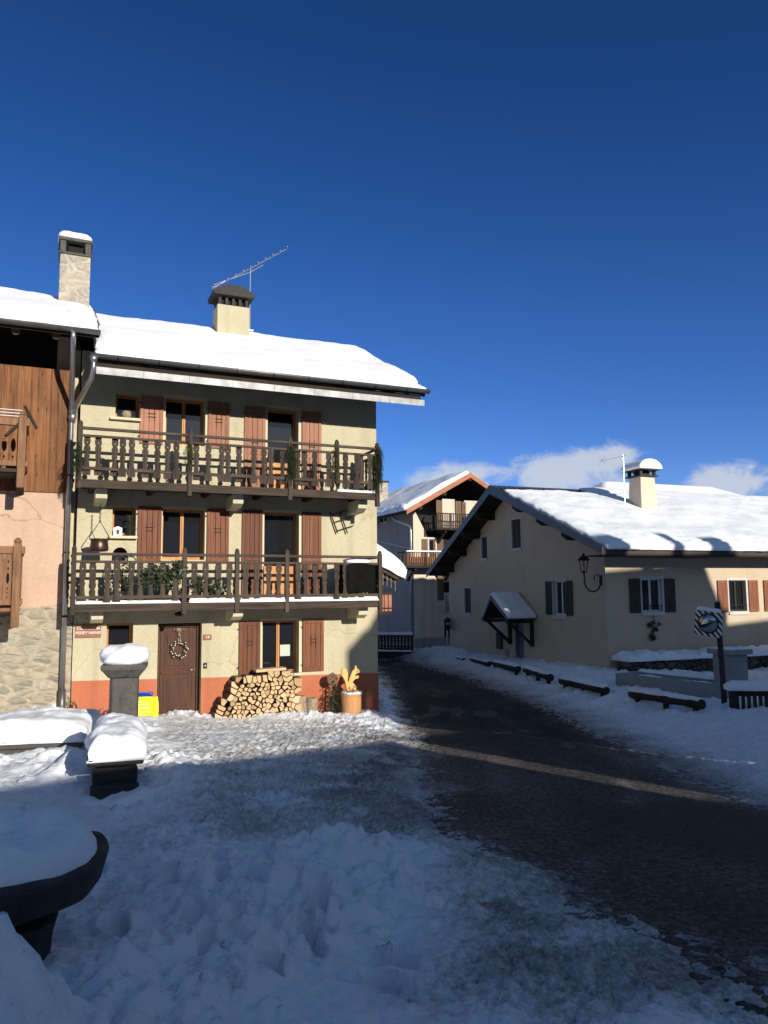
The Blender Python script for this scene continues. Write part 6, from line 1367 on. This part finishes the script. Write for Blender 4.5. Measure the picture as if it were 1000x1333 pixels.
for px, py, ln, n, lb in ((101, 580, .42, 12, 'fir bough tied to the left end post of the upper balcony'), (245, 578, .36, 8, 'thin fir bough tied to the post left of the middle on the upper balcony'), (379, 582, .46, 20, 'bushy fir bough tied to the upper balcony post below the right hand shutters'), (436, 586, .42, 10, 'narrow fir bough tied to the slim post near the right end of the upper balcony'), (492, 586, .55, 24, 'thick drooping fir bough on the right corner post of the upper balcony')):
    d = ray(px, py); v3 = H1.v; k_ = ((-1.10 - (CAM - H1.O) @ v3) / (d @ v3)); P = CAM + d * k_
    ln *= 1.3; n = int(n * 1.4); t = thing('fir_bough', lb, 'branch', P, H1.a, 'fir boughs on the upper balcony'); m_ = MB(); nn = random.Random(px)
    for q in range(n):
        zz = .08 - q / n * ln * 1.0; fir_spray(ln * nn.uniform(.42, .75), 3, px * 7 + q, .38, 1.7, .075, (nn.uniform(-.6, .6), nn.uniform(-.6, .2), -.4), m_, (nn.uniform(-.03, .03), 0, zz))
    m_.build('needles', 'needles' if n > 14 else 'needles2', t); m_ = MB(); m_.tube([(0, 0, .10), (.01, .0, -ln * .5), (.0, -.01, -ln * .9)], [.012, .010, .004], 5); m_.build('stem', 'twig', t)
m_ = MB()
for k in range(14):
    X = 4.12 + .055 * k; 
    if 4.45 < X < 4.6: continue
    fir_spray(.16, 5, 600 + k, .6, .9, .04, None, m_, (X, -.07, .95))
t = thing('window_greens', 'fir twigs lying along the ground floor window sill above the woodpile', 'branch', H1.w(0, 0, 0), H1.a); m_.build('needles', 'needles', t)
m_ = MB(); rn = random.Random(17)
for k in range(16): x = rn.uniform(-.25, .55); h = rn.uniform(.1, .42) * (1 if x < .1 else .3); m_.tube([(x, rn.uniform(-.08, .05), -.1), (x + rn.uniform(-.06, .06), 0, h * .6), (x + rn.uniform(-.1, .1), 0, h)], [.016, .012, .004], 5)
tag(m_.build('dead_stalks', 'twig', None, False, 0, at_house(.25, -.3), H1.a), 'clump of dead plant stalks against the orange wall beside the downpipe', 'plant')

# ------------------------------------------------------------------ along the right side of the road
def log_rail(a, b, ya, yb, label, r=.10, proto=None):
    A = ray_at(*a, ya); B = ray_at(*b, yb); mid = (A + B) / 2; rz = math.atan2(B[1] - A[1], B[0] - A[0]); Ln = float(np.linalg.norm((B - A)[:2])); tilt = math.atan2(B[2] - A[2], Ln)
    t = thing('log_rail', label, 'barrier', mid, rz, 'low log rails along the roadside')
    m_ = MB(); n = 9; m_.tube([(-Ln / 2 + Ln * i / n, .01 * math.sin(i * 2.1), (i / n - .5) * Ln * math.tan(tilt)) for i in range(n + 1)], [r * (1 + .08 * math.sin(i * 1.7 + ya)) for i in range(n + 1)], 12); m_.build('log', 'darkwood', t, True)
    for s_ in (-.40, 0.02, .42):
        x = s_ * Ln; w = mid + np.array([math.cos(rz) * x, math.sin(rz) * x, 0]); zg = gz(w[0], w[1]) - mid[2]; m_ = MB(); m_.tube([(x, 0, zg - .2), (x, 0, x * math.tan(tilt) - r * .8)], .065, 8); m_.build('post', 'darkwood', t)
    m_ = MB(); m_.tube([(-.1, 0, -.34), (Ln * .40, .02, -r - .22)], .04, 6); m_.build('strut', 'darkwood', t)
    sn = snow_slab((-Ln / 2 - .02, -r * .8, 0), (Ln, 0, 0), (0, r * 1.6, 0), .075, .07, 44, 8, .025, 3, .02, int(ya * 10)); sn.v = [(x, y, z + r * .78 + x * math.tan(tilt)) for x, y, z in sn.v]; sn.build('rail_snow', 'snow', t, True)
log_rail((822, 903), (914, 917), 18.6, 16.2, 'snow topped log rail in front of the concrete trough, the longest and nearest one')
log_rail((731, 886), (790, 899), 21.4, 19.3, 'snow topped log rail below the front corner of the beige house')
log_rail((684, 872), (717, 882), 24.4, 22.1, 'snow topped log rail just right of the porch door')
log_rail((645, 864), (675, 871), 27.4, 25.0, 'snow topped log rail in front of the porch door', .11)
log_rail((614, 859), (638, 865), 30.2, 28.0, 'snow topped log rail between the narrow low window and the meter box', .11)
log_rail((585, 855), (604, 860), 33.0, 30.8, 'snow topped log rail at the far corner of the beige house', .11)
log_rail((565, 852), (580, 855), 35.4, 33.6, 'farthest snow topped log rail, beyond the beige house corner', .11)

# traffic mirror
B = ray_at(945, 942, 17.2); T_ = ray_at(934, 785, 17.2)
mt_ = thing('traffic_mirror', 'convex traffic mirror with black and white striped border on a dark leaning pole', 'mirror', B, 0)
m_ = MB(); d = T_ - B; m_.tube([tuple(-d * .12), (0, 0, 0), tuple(d)], .062, 12); m_.lathe([(.062, 0), (.05, .02), (.01, .035)], 12, tuple(d)); m_.build('pole', 'iron', mt_, True)
C_ = ray_at(922.5, 811, 17.05) - B
Fm = bpy.data.objects.new('mirror_panel', None)
m_ = MB(); s_ = .29; m_.prismY([(-s_, -s_ + .05), (-s_ + .05, -s_), (s_ - .05, -s_), (s_, -s_ + .05), (s_, s_ - .05), (s_ - .05, s_), (-s_ + .05, s_), (-s_, s_ - .05)], -.03, .03); pn = m_.build('panel', 'stripes', mt_, bevel=.012); bpy.data.objects.remove(Fm)
pn.location = tuple(C_); pn.rotation_euler = (R(7), R(8), R(-38))
m_ = MB(); m_.lathe([(.205, -.002), (.20, .02), (.17, .045), (.10, .07), (.01, .08)], 28).xf(Matrix.Rotation(PI / 2, 4, 'X') @ Matrix.Translation((0, 0, .03))); m_.build('glass', 'mirror', pn, True)
m_ = MB(); m_.lathe([(.205, -.004), (.222, .0), (.222, .02), (.207, .022)], 28).xf(Matrix.Rotation(PI / 2, 4, 'X') @ Matrix.Translation((0, 0, .03))); m_.build('glass_rim', 'iron', pn, True)
snow_slab((-.26, -.05, .285), (.5, 0, 0), (0, .10, 0), .06, .05, 30, 6, .012, 5, .01, 91).build('snow_cap', 'snow', pn, True)
br = MB(); br.beam(tuple(d * .86), tuple(C_ + np.array([.06, .07, .1])), .04, .04); br.beam(tuple(d * .74), tuple(C_ + np.array([.06, .07, -.1])), .04, .04); br.build('bracket', 'iron', mt_)

# concrete trough
A = ray_at(802, 905, 20.3); B2 = ray_at(928, 923, 17.9); F2 = Fr(A[:2], math.degrees(math.atan2(B2[1] - A[1], B2[0] - A[0]))); Ln = float(np.linalg.norm((B2 - A)[:2]))
t = thing('concrete_trough', 'long grey concrete water trough half full of snow behind the nearest log rail', 'trough', (A[0], A[1], .03), F2.a); h = .58; m_ = MB()
m_.box(0, Ln, 0, .12, -.2, h); m_.box(0, Ln, .88, 1.0, -.2, h); m_.box(0, .12, .121, .879, -.2, h - .001); m_.box(Ln - .12, Ln, .121, .879, -.2, h - .001); m_.box(.121, Ln - .121, .121, .879, -.2, h - .26); m_.build('basin', 'concrete', t, bevel=.012)
snow_slab((.14, .14, h - .24), (Ln - .28, 0, 0), (0, .72, 0), .16, .12, 50, 20, .07, 1.8, .0, 95).build('snow', 'snow', t, True)
snow_slab((.0, .86, h), (Ln, 0, 0), (0, .15, 0), .05, .05, 40, 6, .015, 3, .01, 96).build('rim_snow', 'snow', t, True)
# pillar and snow-topped wall
P = ray_at(954, 925, 18.6); t = thing('concrete_pillar', 'square grey concrete pillar with a flat cap beside the trough', 'pillar', (P[0], P[1], -.1), R(21)); zt = float(ray_at(952, 851, 18.6)[2]) + .1
MB().box(-.27, .27, -.27, .27, -.1, zt).build('shaft', 'concrete', t, bevel=.02); MB().box(-.36, .36, -.36, .36, zt, zt + .12).build('cap', 'concrete', t, bevel=.015); snow_slab((-.34, -.34, zt + .118), (.68, 0, 0), (0, .68, 0), .025, .05, 20, 20, .006, 3, .0, 97).build('snow_cap', 'snow', t, True)
t = thing('stone_wall', 'low dark dry stone wall with a thick strip of snow in front of the beige house', 'wall', H2.w(.02, -.9, -.2), H2.a); m_ = MB(); rn = random.Random(6)
m_.box(0, 12, 0, .55, -.2, .86)
for k in range(260):
    x, z = rn.uniform(.05, 11.9), rn.uniform(.05, .78); w, h = rn.uniform(.10, .26), rn.uniform(.05, .12); m_.box(x - w / 2, x + w / 2, -.03 - rn.random() * .05, .02, z - h / 2, z + h / 2)
m_.build('stones', 'darkstone', t, bevel=.012); snow_slab((-.03, -.10, .85), (12, 0, 0), (0, .85, 0), .20, .16, 260, 24, .10, 2.2, .05, 98, .05).build('snow_cap', 'snow', t, True)
# little wooden fence with a snow roll at the right edge
P = ray_at(957, 938, 16.6); t = thing('wooden_fence', 'dark picket fence with a thick roll of snow at the right edge', 'fence', (P[0], P[1], P[2] - .05), R(-4)); zt = float(ray_at(957, 897, 16.6)[2] - P[2]) + .05
m_ = MB(); m_.box(-.08, .08, -.08, .08, -.2, zt); m_.build('post', 'darkwood', t, bevel=.01); MB().box(1.2, 1.36, -.08, .08, -.2, zt).build('post', 'darkwood', t, bevel=.01); m_ = MB(); m_.box(.081, 1.199, -.05, .05, zt - .14, zt - .001); m_.box(.081, 1.199, -.04, .04, .10, .18); m_.build('rail', 'darkwood', t, bevel=.008)
for k in range(9): MB().box(.13 + k * .118, .205 + k * .118, -.075, -.052, .02, zt - .02).build('picket', 'darkwood', t, bevel=.006)
snow_slab((-.14, -.17, zt), (1.7, 0, 0), (0, .34, 0), .20, .16, 60, 24, .03, 2, .06, 99, .03).build('snow_cap', 'snow', t, True)
# no entry sign by the far corner
P = ray_at(584, 850, 34.2); t = thing('no_entry_sign', 'round red no entry sign with a white bar on a thin pole', 'sign', (P[0], P[1], P[2] - .1), R(58)); zc = float(ray_at(584, 812, 34.2)[2] - P[2]) + .1
MB().tube([(0, .04, -.3), (0, .04, zc + .3)], .035, 8).build('pole', 'zinc', t); m_ = MB(); m_.lathe([(.29, -.02), (.29, .0)], 28, (0, 0, 0)).xf(Matrix.Translation((0, 0, zc)) @ Matrix.Rotation(PI / 2, 4, 'X')); m_.build('disc', 'red', t); MB().box(-.21, .21, -.012, -.004, zc - .045, zc + .045).build('white_bar', 'paper', t)
# dark railing with snow by the barn
A = ray_at(494, 850, 34.5); B3 = ray_at(538, 851, 34.0); t = thing('garden_railing', 'dark carved railing with snow on its top rail below the barn', 'fence', A, math.atan2(B3[1] - A[1], B3[0] - A[0])); Ln = float(np.linalg.norm((B3 - A)[:2])); zt = .82
m_ = MB(); m_.box(-.3, Ln, -.05, .05, -.4, .10); m_.build('base', 'wetstone', t); m_ = MB(); m_.box(-.3, Ln, -.04, .04, zt - .08, zt); m_.box(-.3, Ln, -.035, .035, .28, .34); m_.box(Ln - .1, Ln, -.06, .06, -.1, zt + .05); m_.build('rail', 'darkwood', t)
for k in range(11): sawn_board(-.2 + k * .155, .12, zt - .07, [(a, w * 1.0) for a, w in BAL], -.012, .012).build('baluster', 'darkwood', t)
snow_slab((-.3, -.09, zt), (Ln + .3, 0, 0), (0, .18, 0), .11, .09, 30, 8, .02, 3, .03, 101).build('rail_snow', 'snow', t, True); snow_slab((-.3, -.12, .10), (Ln + .3, 0, 0), (0, .12, 0), .06, .05, 30, 6, .02, 3, .01, 102).build('base_snow', 'snow', t, True)
